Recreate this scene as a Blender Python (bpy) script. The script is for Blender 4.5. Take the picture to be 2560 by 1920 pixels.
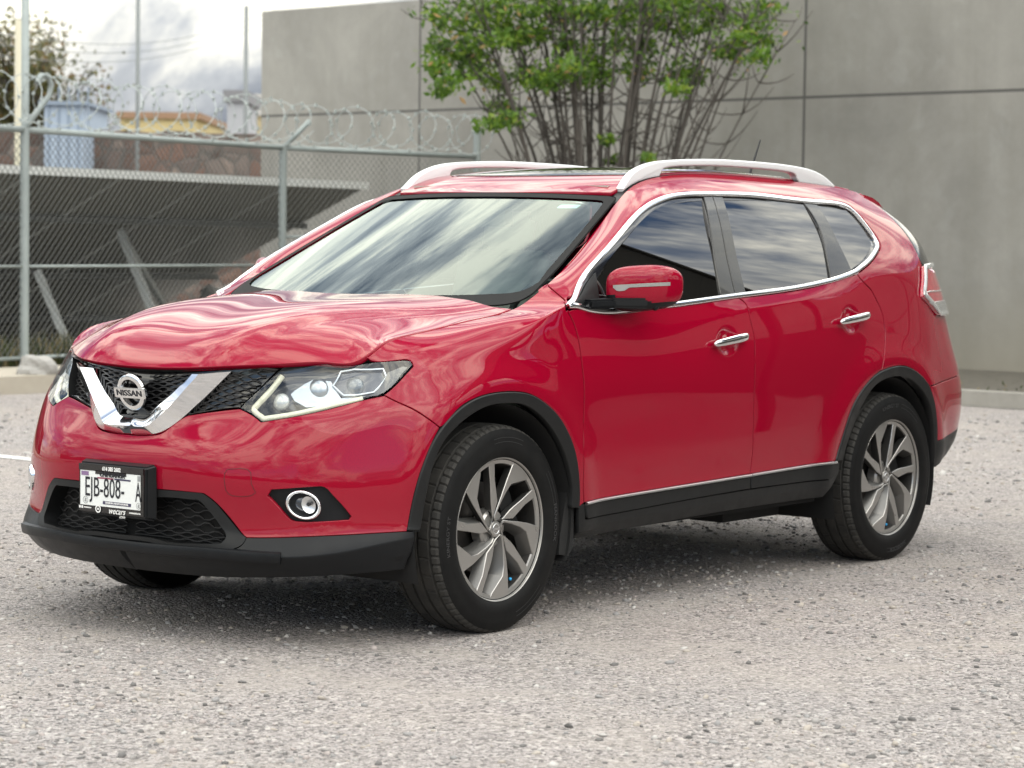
import bpy, bmesh, math, random
import numpy as np
from mathutils import Vector, Matrix
from mathutils.geometry import delaunay_2d_cdt
for o in list(bpy.data.objects): bpy.data.objects.remove(o)
SC = bpy.context.scene
COL = SC.collection
R_ = math.radians
rng = np.random.default_rng(7); random.seed(7)
# ---------------------------------------------------------------- camera
cam_d = bpy.data.cameras.new('camera'); cam = bpy.data.objects.new('camera', cam_d); COL.objects.link(cam)
CAM = (-6.738, -6.186, 1.349); YAW, PITCH, ROLL = R_(52.06), R_(3.295), R_(.782)
def _cam_m():
    cy, sy, cp, sp = math.cos(YAW), math.sin(YAW), math.cos(PITCH), math.sin(PITCH)
    f = Vector((sy * cp, cy * cp, -sp)); r = Vector((cy, -sy, 0)); u = r.cross(f)
    cr, sr = math.cos(ROLL), math.sin(ROLL); r2 = cr * r + sr * u; u2 = cr * u - sr * r
    return Matrix((r2, u2, -f)).transposed().to_4x4()
cam.matrix_world = Matrix.Translation(CAM) @ _cam_m()
cam_d.sensor_width = 36; cam_d.lens = 36 * 6258 / 2560; cam_d.clip_end = 3000; cam_d.clip_start = .1
cam_d.dof.use_dof = True; cam_d.dof.focus_distance = 8.7; cam_d.dof.aperture_fstop = 5.2
SC.camera = cam
SC.render.resolution_x, SC.render.resolution_y = 1024, 768
SC.view_settings.view_transform = 'Standard'; SC.view_settings.look = 'None'; SC.view_settings.gamma = 1; SC.view_settings.exposure = 0.60
def HILL(deg):
    # ridge height (m, at 95 m) by bearing clockwise from +x
    return float(np.interp(deg, [0, 12, 20, 26, 32, 40, 60, 100, 150, 200, 250], [5, 6, 6, 6, 7, 7, 6, 7, 6, 6, 5]))
# ---------------------------------------------------------------- sky
SUN_EL, SUN_AZ = R_(48), R_(200)          # azimuth of the sun measured from +y towards +x
W = bpy.data.worlds.new('World'); SC.world = W; W.use_nodes = True
nt = W.node_tree; nt.nodes.clear()
def nn(t, k, **kw):
    n = t.nodes.new(k)
    for a, b in kw.items():
        if a in n.inputs.keys() if hasattr(n.inputs, 'keys') else False: n.inputs[a].default_value = b
        else: setattr(n, a, b)
    return n
out = nn(nt, 'ShaderNodeOutputWorld'); bg = nn(nt, 'ShaderNodeBackground')
sky = nn(nt, 'ShaderNodeTexSky', sky_type='NISHITA', sun_disc=False, sun_elevation=SUN_EL, sun_rotation=SUN_AZ, altitude=1400, air_density=1.0, dust_density=1.0, ozone_density=1.5)
tc = nn(nt, 'ShaderNodeTexCoord'); sp = nn(nt, 'ShaderNodeSeparateXYZ'); nt.links.new(tc.outputs['Generated'], sp.inputs[0])
def mth(t, op, a, b=None, clamp=False):
    n = t.nodes.new('ShaderNodeMath'); n.operation = op; n.use_clamp = clamp
    for i, v in enumerate((a, b)):
        if v is None: continue
        if isinstance(v, (int, float)): n.inputs[i].default_value = v
        else: t.links.new(v, n.inputs[i])
    return n.outputs[0]
zz = mth(nt, 'MAXIMUM', sp.outputs[2], 0.0)
cmb = nn(nt, 'ShaderNodeCombineXYZ'); nt.links.new(sp.outputs[0], cmb.inputs[0]); nt.links.new(sp.outputs[1], cmb.inputs[1]); nt.links.new(mth(nt, 'MULTIPLY', sp.outputs[2], 1.9), cmb.inputs[2])
def wnoise(scale, det, rough, dist, off):
    m = nn(nt, 'ShaderNodeMapping'); m.inputs['Location'].default_value = off; nt.links.new(cmb.outputs[0], m.inputs[0])
    n = nn(nt, 'ShaderNodeTexNoise'); n.inputs['Scale'].default_value = scale; n.inputs['Detail'].default_value = det; n.inputs['Roughness'].default_value = rough; n.inputs['Distortion'].default_value = dist
    nt.links.new(m.outputs[0], n.inputs['Vector']); return n.outputs['Fac']
def ramp(t, fac, stops):
    r = t.nodes.new('ShaderNodeValToRGB'); r.color_ramp.elements[0].position, r.color_ramp.elements[0].color = stops[0][0], stops[0][1]
    r.color_ramp.elements[1].position, r.color_ramp.elements[1].color = stops[-1][0], stops[-1][1]
    for p, c in stops[1:-1]:
        e = r.color_ramp.elements.new(p); e.color = c
    t.links.new(fac, r.inputs[0]); return r.outputs[0]
CLOUD_OFF = (4.7, 4.4, 0)
cov = wnoise(2.1, 10, .60, .3, CLOUD_OFF); det = wnoise(4.2, 10, .64, .5, (7.7, 2.1, 0))
cov = mth(nt, 'ADD', cov, mth(nt, 'MULTIPLY', mth(nt, 'MINIMUM', zz, .7), .13))   # the deck closes overhead
cmask = ramp(nt, cov, [(.455, (0, 0, 0, 1)), (.53, (1, 1, 1, 1))])
ccol = ramp(nt, det, [(.38, (2.6, 3.0, 3.7, 1)), (.48, (7.0, 7.3, 7.6, 1)), (.58, (17.0, 16.4, 14.2, 1))])
hz_ = mth(nt, 'MINIMUM', mth(nt, 'ADD', mth(nt, 'MULTIPLY', zz, 1.9), .34), 1.6)   # cloud deck is thinner and duller low down
cs_ = nn(nt, 'ShaderNodeVectorMath', operation='SCALE'); nt.links.new(ccol, cs_.inputs[0]); nt.links.new(hz_, cs_.inputs['Scale']); ccol = cs_.outputs[0]
mx = nn(nt, 'ShaderNodeMix', data_type='RGBA'); nt.links.new(cmask, mx.inputs[0]); nt.links.new(sky.outputs[0], mx.inputs[6]); nt.links.new(ccol, mx.inputs[7])
nt.links.new(mx.outputs[2], bg.inputs[0]); bg.inputs[1].default_value = .13
nt.links.new(bg.outputs[0], out.inputs[0])
sun_d = bpy.data.lights.new('sun', 'SUN'); sun_d.energy = .7; sun_d.angle = R_(60); sun_d.color = (1, .96, .90)
sun = bpy.data.objects.new('sun', sun_d); COL.objects.link(sun)
sdir = Vector((math.sin(SUN_AZ) * math.cos(SUN_EL), math.cos(SUN_AZ) * math.cos(SUN_EL), math.sin(SUN_EL)))
sun.rotation_euler = (-sdir).to_track_quat('-Z', 'Y').to_euler()

# ---------------------------------------------------------------- surface maths (numpy)
def nspl(t, P, tt):
    """natural cubic spline through P at knots t, evaluated at tt"""
    t = np.asarray(t, float); P = np.asarray(P, float)
    if P.ndim == 1: P = P[:, None]
    n = len(t); h = np.diff(t)
    A = np.zeros((n, n)); B = np.zeros((n, P.shape[1])); A[0, 0] = A[-1, -1] = 1
    for i in range(1, n - 1):
        A[i, i - 1] = h[i - 1]; A[i, i] = 2 * (h[i - 1] + h[i]); A[i, i + 1] = h[i]
        B[i] = 6 * ((P[i + 1] - P[i]) / h[i] - (P[i] - P[i - 1]) / h[i - 1])
    M = np.linalg.solve(A, B)
    tt = np.asarray(tt, float); k = np.clip(np.searchsorted(t, tt) - 1, 0, n - 2)
    a = (t[k + 1] - tt)[:, None]; b = (tt - t[k])[:, None]; hk = h[k][:, None]
    return (M[k] * a**3 + M[k + 1] * b**3) / (6 * hk) + (P[k] / hk - M[k] * hk / 6) * a + (P[k + 1] / hk - M[k + 1] * hk / 6) * b

# half body side from nose centre round the corner to the tail; rows bottom -> top, points (u, x, Y, z)
ROWS = {
'b0': [(-1.5,-.862,0,.215),(-1.3,-.860,.2,.217),(-1.09,-.838,.40,.222),(-.93,-.79,.55,.23),(-.75,-.70,.695,.24),(-.60,-.595,.79,.248),(-.45,-.47,.86,.255),(-.2,-.2,.87,.265),(.2,.2,.87,.272),(.6,.6,.872,.282),(1.1,1.1,.872,.295),(1.7,1.7,.872,.304),(2.2,2.2,.872,.305),(2.7,2.7,.872,.32),(3.06,3.06,.872,.36),(3.25,3.25,.84,.392),(3.45,3.43,.78,.425),(3.65,3.56,.67,.45),(3.95,3.63,.35,.46),(4.3,3.65,0,.46)],
'b1': [(-1.5,-.935,0,.30),(-1.3,-.931,.2,.302),(-1.09,-.903,.40,.308),(-.93,-.85,.56,.306),(-.75,-.745,.712,.312),(-.60,-.622,.815,.338),(-.45,-.472,.889,.368),(-.2,-.2,.888,.33),(.2,.2,.888,.322),(.6,.6,.89,.325),(1.1,1.1,.89,.337),(1.7,1.7,.89,.345),(2.2,2.2,.89,.348),(2.7,2.7,.89,.36),(3.06,3.06,.888,.41),(3.25,3.25,.858,.44),(3.45,3.45,.797,.465),(3.65,3.60,.68,.49),(3.95,3.67,.35,.50),(4.3,3.69,0,.50)],
'b2': [(-1.5,-.925,0,.385),(-1.3,-.921,.2,.383),(-1.09,-.892,.40,.377),(-.93,-.825,.545,.372),(-.75,-.725,.70,.38),(-.60,-.61,.805,.39),(-.45,-.465,.885,.398),(-.2,-.2,.893,.40),(.2,.2,.893,.402),(.6,.6,.895,.415),(1.1,1.1,.895,.428),(1.7,1.7,.895,.442),(2.2,2.2,.895,.450),(2.7,2.7,.895,.46),(3.06,3.06,.893,.485),(3.25,3.25,.866,.505),(3.45,3.465,.805,.525),(3.65,3.625,.685,.54),(3.95,3.695,.35,.55),(4.3,3.71,0,.55)],
'b3': [(-1.5,-.938,0,.53),(-1.3,-.932,.2,.53),(-1.09,-.90,.40,.525),(-.93,-.825,.56,.52),(-.75,-.715,.705,.525),(-.60,-.598,.81,.53),(-.45,-.458,.89,.535),(-.2,-.2,.90,.54),(.2,.2,.90,.54),(.6,.6,.900,.545),(1.1,1.1,.901,.555),(1.7,1.7,.902,.565),(2.2,2.2,.902,.57),(2.7,2.7,.905,.58),(3.06,3.06,.90,.60),(3.25,3.25,.872,.61),(3.45,3.475,.812,.62),(3.65,3.64,.69,.63),(3.95,3.71,.35,.635),(4.3,3.725,0,.635)],
'b4': [(-1.5,-.928,0,.64),(-1.3,-.922,.2,.643),(-1.09,-.885,.395,.65),(-.93,-.81,.55,.65),(-.75,-.70,.695,.65),(-.60,-.582,.80,.655),(-.45,-.447,.885,.66),(-.2,-.2,.907,.68),(.2,.2,.907,.69),(.6,.6,.905,.70),(1.1,1.1,.907,.715),(1.7,1.7,.909,.725),(2.2,2.2,.911,.73),(2.7,2.7,.915,.74),(3.06,3.06,.905,.745),(3.25,3.24,.872,.75),(3.45,3.45,.815,.755),(3.65,3.605,.69,.76),(3.95,3.675,.35,.765),(4.3,3.69,0,.765)],
'b5': [(-1.5,-.880,0,.715),(-1.3,-.868,.2,.735),(-1.09,-.812,.39,.755),(-.93,-.772,.53,.755),(-.75,-.672,.675,.762),(-.60,-.563,.785,.772),(-.45,-.437,.870,.785),(-.2,-.2,.907,.82),(.2,.2,.911,.845),(.6,.6,.912,.86),(1.1,1.1,.913,.87),(1.7,1.7,.914,.88),(2.2,2.2,.915,.89),(2.7,2.7,.917,.90),(3.06,3.03,.895,.90),(3.25,3.205,.86,.90),(3.45,3.40,.80,.90),(3.65,3.55,.67,.90),(3.95,3.62,.34,.90),(4.3,3.635,0,.90)],
'c':  [(-1.5,-.872,0,.765),(-1.3,-.858,.2,.778),(-1.09,-.800,.388,.795),(-.93,-.747,.523,.795),(-.75,-.648,.662,.80),(-.60,-.548,.770,.815),(-.45,-.428,.852,.835),(-.2,-.2,.885,.90),(.2,.2,.897,.96),(.6,.6,.891,1.02),(.85,.85,.889,1.025),(1.1,1.1,.888,1.045),(1.7,1.7,.884,1.108),(2.2,2.2,.880,1.15),(2.7,2.7,.874,1.16),(3.06,3.02,.857,1.15),(3.25,3.18,.825,1.135),(3.45,3.345,.765,1.12),(3.65,3.48,.63,1.11),(3.95,3.56,.32,1.10),(4.3,3.58,0,1.10)],
'b':  [(-1.5,-.868,0,.80),(-1.3,-.853,.2,.81),(-1.09,-.795,.387,.825),(-.93,-.728,.518,.825),(-.75,-.630,.652,.832),(-.60,-.536,.755,.85),(-.45,-.425,.832,.88),(-.2,-.2,.862,.95),(.1,.1,.873,1.025),(.34,.34,.876,1.102),(.6,.6,.871,1.098),(.95,.95,.868,1.103),(1.5,1.5,.865,1.137),(2.16,2.16,.861,1.19),(2.4,2.4,.857,1.228),(2.7,2.7,.852,1.255),(3.06,2.99,.83,1.255),(3.25,3.15,.80,1.25),(3.45,3.308,.735,1.24),(3.65,3.42,.60,1.23),(3.95,3.50,.3,1.22),(4.3,3.52,0,1.22)],
'm':  [(-1.5,-.864,0,.84),(-1.3,-.85,.2,.846),(-1.09,-.790,.386,.856),(-.93,-.708,.515,.858),(-.75,-.613,.640,.866),(-.60,-.528,.735,.885),(-.45,-.428,.805,.92),(-.2,-.2,.838,.985),(.1,.1,.858,1.042),(.34,.36,.873,1.112),(.6,.66,.838,1.195),(.95,.97,.812,1.29),(1.5,1.5,.799,1.335),(2.16,2.16,.792,1.355),(2.5,2.50,.795,1.36),(2.78,2.765,.785,1.365),(3.06,2.975,.768,1.37),(3.25,3.145,.745,1.362),(3.45,3.288,.685,1.355),(3.65,3.395,.54,1.35),(3.95,3.39,.27,1.34),(4.3,3.41,0,1.34)],
't':  [(-1.5,-.858,0,.87),(-1.3,-.846,.2,.876),(-1.09,-.788,.385,.887),(-.93,-.692,.512,.892),(-.75,-.602,.630,.90),(-.60,-.525,.712,.915),(-.45,-.435,.772,.957),(-.2,-.2,.806,1.013),(.1,.1,.835,1.062),(.34,.39,.860,1.122),(.5,.52,.832,1.198),(.7,.72,.789,1.312),(.9,.92,.745,1.412),(1.08,1.085,.716,1.486),(1.25,1.25,.702,1.529),(1.5,1.5,.696,1.548),(1.9,1.9,.690,1.553),(2.2,2.2,.689,1.545),(2.56,2.56,.692,1.527),(2.78,2.75,.688,1.508),(3.06,2.965,.675,1.48),(3.25,3.112,.655,1.468),(3.45,3.232,.60,1.46),(3.65,3.30,.47,1.46),(3.95,3.28,.22,1.46),(4.3,3.29,0,1.46)],
'r':  [(-1.5,-.848,0,.90),(-1.3,-.840,.2,.905),(-1.09,-.785,.384,.918),(-.93,-.682,.522,.928),(-.75,-.598,.622,.934),(-.60,-.53,.697,.940),(-.54,-.492,.716,.966),(-.45,-.425,.724,1.003),(-.36,-.355,.730,1.020),(-.2,-.2,.738,1.041),(-.05,-.05,.740,1.062),(.12,.13,.737,1.083),(.25,.285,.728,1.114),(.36,.40,.727,1.165),(.5,.53,.713,1.222),(.7,.72,.674,1.314),(.9,.915,.628,1.418),(1.08,1.085,.587,1.510),(1.17,1.175,.57,1.553),(1.4,1.4,.563,1.608),(1.75,1.75,.563,1.625),(2.2,2.2,.560,1.620),(2.56,2.56,.552,1.610),(2.78,2.76,.545,1.600),(3.06,2.95,.535,1.588),(3.25,3.05,.51,1.58),(3.45,3.10,.44,1.58),(3.65,3.13,.33,1.58),(3.95,3.15,.16,1.58),(4.3,3.155,0,1.58)],
}
RN = ['b0','b1','b2','b3','b4','b5','c','b','m','t','r']
def sstep(a, b, x):
    t = np.clip((np.asarray(x, float) - a) / (b - a), 0, 1); return t * t * (3 - 2 * t)
class Surf:
    """dense bilinear lookup of a grid with smooth normals; u,v are parameters"""
    def __init__(s, us, vs, G):
        s.us, s.vs, s.G = us, vs, G
        du = np.gradient(G, axis=0); dv = np.gradient(G, axis=1)
        N = np.cross(dv, du); N /= np.linalg.norm(N, axis=2, keepdims=True) + 1e-12
        s.N = N
    def _lk(s, A, u, v):
        fu = np.interp(u, s.us, np.arange(len(s.us))); fv = np.interp(v, s.vs, np.arange(len(s.vs)))
        i = np.clip(fu.astype(int), 0, len(s.us) - 2); j = np.clip(fv.astype(int), 0, len(s.vs) - 2)
        a = (fu - i)[:, None]; b = (fv - j)[:, None]
        return A[i, j] * (1 - a) * (1 - b) + A[i + 1, j] * a * (1 - b) + A[i, j + 1] * (1 - a) * b + A[i + 1, j + 1] * a * b
    def ev(s, uv, off=0.0):
        uv = np.atleast_2d(np.asarray(uv, float)); u, v = uv[:, 0], uv[:, 1]
        P = s._lk(s.G, u, v); N = s._lk(s.N, u, v); N /= np.linalg.norm(N, axis=1, keepdims=True) + 1e-12
        return P + N * np.reshape(off, (-1, 1) if np.ndim(off) else (1, 1)), N

def build_side():
    us = np.concatenate([np.arange(-1.5, -.3, .008), np.arange(-.3, 3.0, .01), np.arange(3.0, 4.3, .012), [4.3]])
    def ext(r):   # mirror knots over both ends so the skin runs level across the centre line
        a = [(-3.0 - p[0], p[1], -p[2], p[3]) for p in r[1:4]][::-1]; b = [(8.6 - p[0], p[1], -p[2], p[3]) for p in r[-4:-1]][::-1]; return a + list(r) + b
    D = np.array([nspl([p[0] for p in ext(ROWS[n])], [p[1:] for p in ext(ROWS[n])], us) for n in RN])  # rows,nu,3
    K = 14; vs = np.arange(0, 10 * K + 1) / K
    # crease weights along u for selected rows
    CR = {1: .55 + 0 * us, 4: .75 * (1 - sstep(-.75, -.45, us)), 6: .8 * sstep(.45, .75, us) * (1 - sstep(1.9, 2.4, us)), 7: .85 * sstep(.1, .4, us) * (1 - sstep(2.3, 2.6, us)),
          5: .5 * (1 - sstep(-.9, -.7, us)), 9: .5 * sstep(.2, .5, us) * (1 - sstep(2.5, 2.8, us))}
    G = np.zeros((len(us), len(vs), 3))
    for i in range(len(us)):
        P = D[:, i]; d = np.linalg.norm(np.diff(P, axis=0), axis=1) ** .75
        t = np.r_[0, np.cumsum(d)]
        tt = np.interp(vs, np.arange(11), t)
        A = nspl(t, P, tt)
        # creased version: split at rows 1,4,6,7 with local weights
        W = np.zeros(len(vs)); S = A.copy()
        cuts = [r for r in sorted(CR) if CR[r][i] > .02]
        if cuts:
            ed = [0] + cuts + [10]; S = np.zeros_like(A)
            for a, b in zip(ed[:-1], ed[1:]):
                m = (vs >= a - 1e-9) & (vs <= b + 1e-9)
                if b - a < 2:
                    f = ((vs[m] - a) / (b - a))[:, None]
                    L = P[a] * (1 - f) + P[b] * f
                    S[m] = L
                else:
                    S[m] = nspl(t[a:b + 1], P[a:b + 1], tt[m])
            # weight falls off away from the nearest cut
            for r in cuts:
                W = np.maximum(W, CR[r][i] * np.clip(1 - np.abs(vs - r) / 1.0, 0, 1) ** .7)
            W = W[:, None]; A = A * (1 - W) + S * W
        G[i] = A
    # fair the nose: gentle smoothing ahead of the front wheel, edges kept
    wgt = (1 - sstep(-.50, -.25, us))[:, None, None] * (1 - sstep(8.0, 9.6, vs))[None, :, None]; H = G.copy()
    for it in range(60):
        D2 = np.zeros_like(H); D2[1:-1] = H[:-2] + H[2:] - 2 * H[1:-1]; D2[0] = 2 * (H[1] - H[0]); D2[0, :, 1] = 0
        H = H + .25 * D2 * wgt
        if it < 26:
            D2 = np.zeros_like(H); D2[:, 1:-1] = H[:, :-2] + H[:, 2:] - 2 * H[:, 1:-1]; D2[:, :30] = 0; H = H + .25 * D2 * wgt
    G = H
    # front wheel arch swell and door hollow
    X, Y, Z = G[..., 0], G[..., 1], G[..., 2]
    for cx in (-.03, 2.66):
        r = np.hypot(X - cx, Z - .355)
        G[..., 1] += .016 * np.exp(-((r - .50) / .075) ** 2) * (Z > .3) * sstep(1.08, .86, Z) * sstep(-.60, -.42, X)
    s = sstep(.5, .9, X) * (1 - sstep(1.9, 2.3, X))
    G[..., 1] -= s * .0 * np.exp(-((Z - .60 - .03 * (X - 1)) / .055) ** 2)
    return Surf(us, vs, G)

def tps_fit(XY, Z, lam=1e-5):
    lam = np.broadcast_to(lam, (len(XY),))
    XY = np.asarray(XY, float); Z = np.asarray(Z, float); n = len(XY)
    def U(r2): return r2 * np.log(r2 + 1e-12)
    d2 = ((XY[:, None] - XY[None]) ** 2).sum(2)
    A = np.zeros((n + 3, n + 3)); A[:n, :n] = U(d2) + np.diag(lam); A[:n, n] = 1; A[:n, n + 1:] = XY; A[n, :n] = 1; A[n + 1:, :n] = XY.T
    w = np.linalg.solve(A, np.r_[Z, 0, 0, 0])
    def f(q):
        q = np.atleast_2d(q); d2 = ((q[:, None] - XY[None]) ** 2).sum(2)
        return U(d2) @ w[:n] + w[n] + q @ w[n + 1:]
    return f
HLAM = 4e-3
HOOD = [(0,[(-.848,.902),(-.832,.935),(-.785,.978),(-.70,1.018),(-.58,1.055),(-.4,1.088),(-.2,1.111),(0,1.126),(.2,1.135)]),
 (.25,[(-.830,.909),(-.812,.943),(-.765,.984),(-.69,1.020),(-.57,1.057),(-.4,1.091),(-.2,1.115),(0,1.130),(.2,1.138)]),
 (.45,[(-.737,.924),(-.722,.952),(-.68,.988),(-.60,1.024),(-.5,1.051),(-.4,1.070),(-.2,1.099),(0,1.118),(.22,1.134)]),
 (.6,[(-.617,.933),(-.602,.952),(-.55,.981),(-.48,1.008),(-.4,1.030),(-.2,1.066),(0,1.090),(.24,1.120)])]
def build_hood(side):
    # crown: low-order smooth surface through the inner part of the section lines
    X = []; z = []
    for Y, l in HOOD:
        for x, zz in l[2:]: X.append((x, Y)); z.append(zz)
    def basis(q):
        x, y2 = q[:, 0], q[:, 1] ** 2 / .36
        return np.stack([x ** i * y2 ** j for i in range(4) for j in range(4)], 1)
    uw = np.linspace(-.43, .26, 16); Pw = side.ev(np.c_[uw, np.full(16, 10.)])[0]
    for p in Pw: X.append((p[0], p[1])); z.append(p[2] + .003)
    X += [(-.53, .68), (-.47, .70), (-.60, .61)]; z += [.972, 1.000, .962]
    X = np.array(X); A = basis(X); reg = np.diag([1e-4] * A.shape[1])
    w = np.linalg.solve(A.T @ A + reg, A.T @ np.array(z))
    uu = np.r_[np.linspace(-1.5, -.62, 90), np.linspace(-.615, .30, 110)]
    E = side.ev(np.c_[uu, np.full(len(uu), 10.)])[0]
    # edge rounding width along the rim: broad at the nose, narrow along the wings
    ew = .20 - .06 * sstep(-.75, -.25, uu)
    def hz(q):
        q = np.atleast_2d(np.asarray(q, float)); qa = np.c_[q[:, 0], np.abs(q[:, 1])]
        zc = basis(qa) @ w
        a, b = E[:-1, :2], E[1:, :2]; ab = b - a; L = (ab ** 2).sum(1)
        t = np.clip(((qa[:, None] - a[None]) * ab[None]).sum(2) / L, 0, 1); d = np.linalg.norm(qa[:, None] - a[None] - t[..., None] * ab[None], axis=2)
        k = d.argmin(1); i = np.arange(len(qa)); tt = t[i, k]; dm = d[i, k]
        pe = E[k] * (1 - tt[:, None]) + E[k + 1] * tt[:, None]; wd = ew[k] * (1 - tt) + ew[k + 1] * tt
        ze = basis(pe[:, :2]) @ w
        s_ = np.clip(1 - dm / wd, 0, 1)
        # raised centre between two creases running from the badge to the pillars
        yc = .30 + .30 * sstep(-.82, .25, qa[:, 0]); dy = qa[:, 1] - yc
        up = .009 * (1 - sstep(-.010, .085, dy)) * sstep(-.83, -.62, qa[:, 0])
        return zc + up - (ze - pe[:, 2]) * s_ ** 3
    return hz

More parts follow.
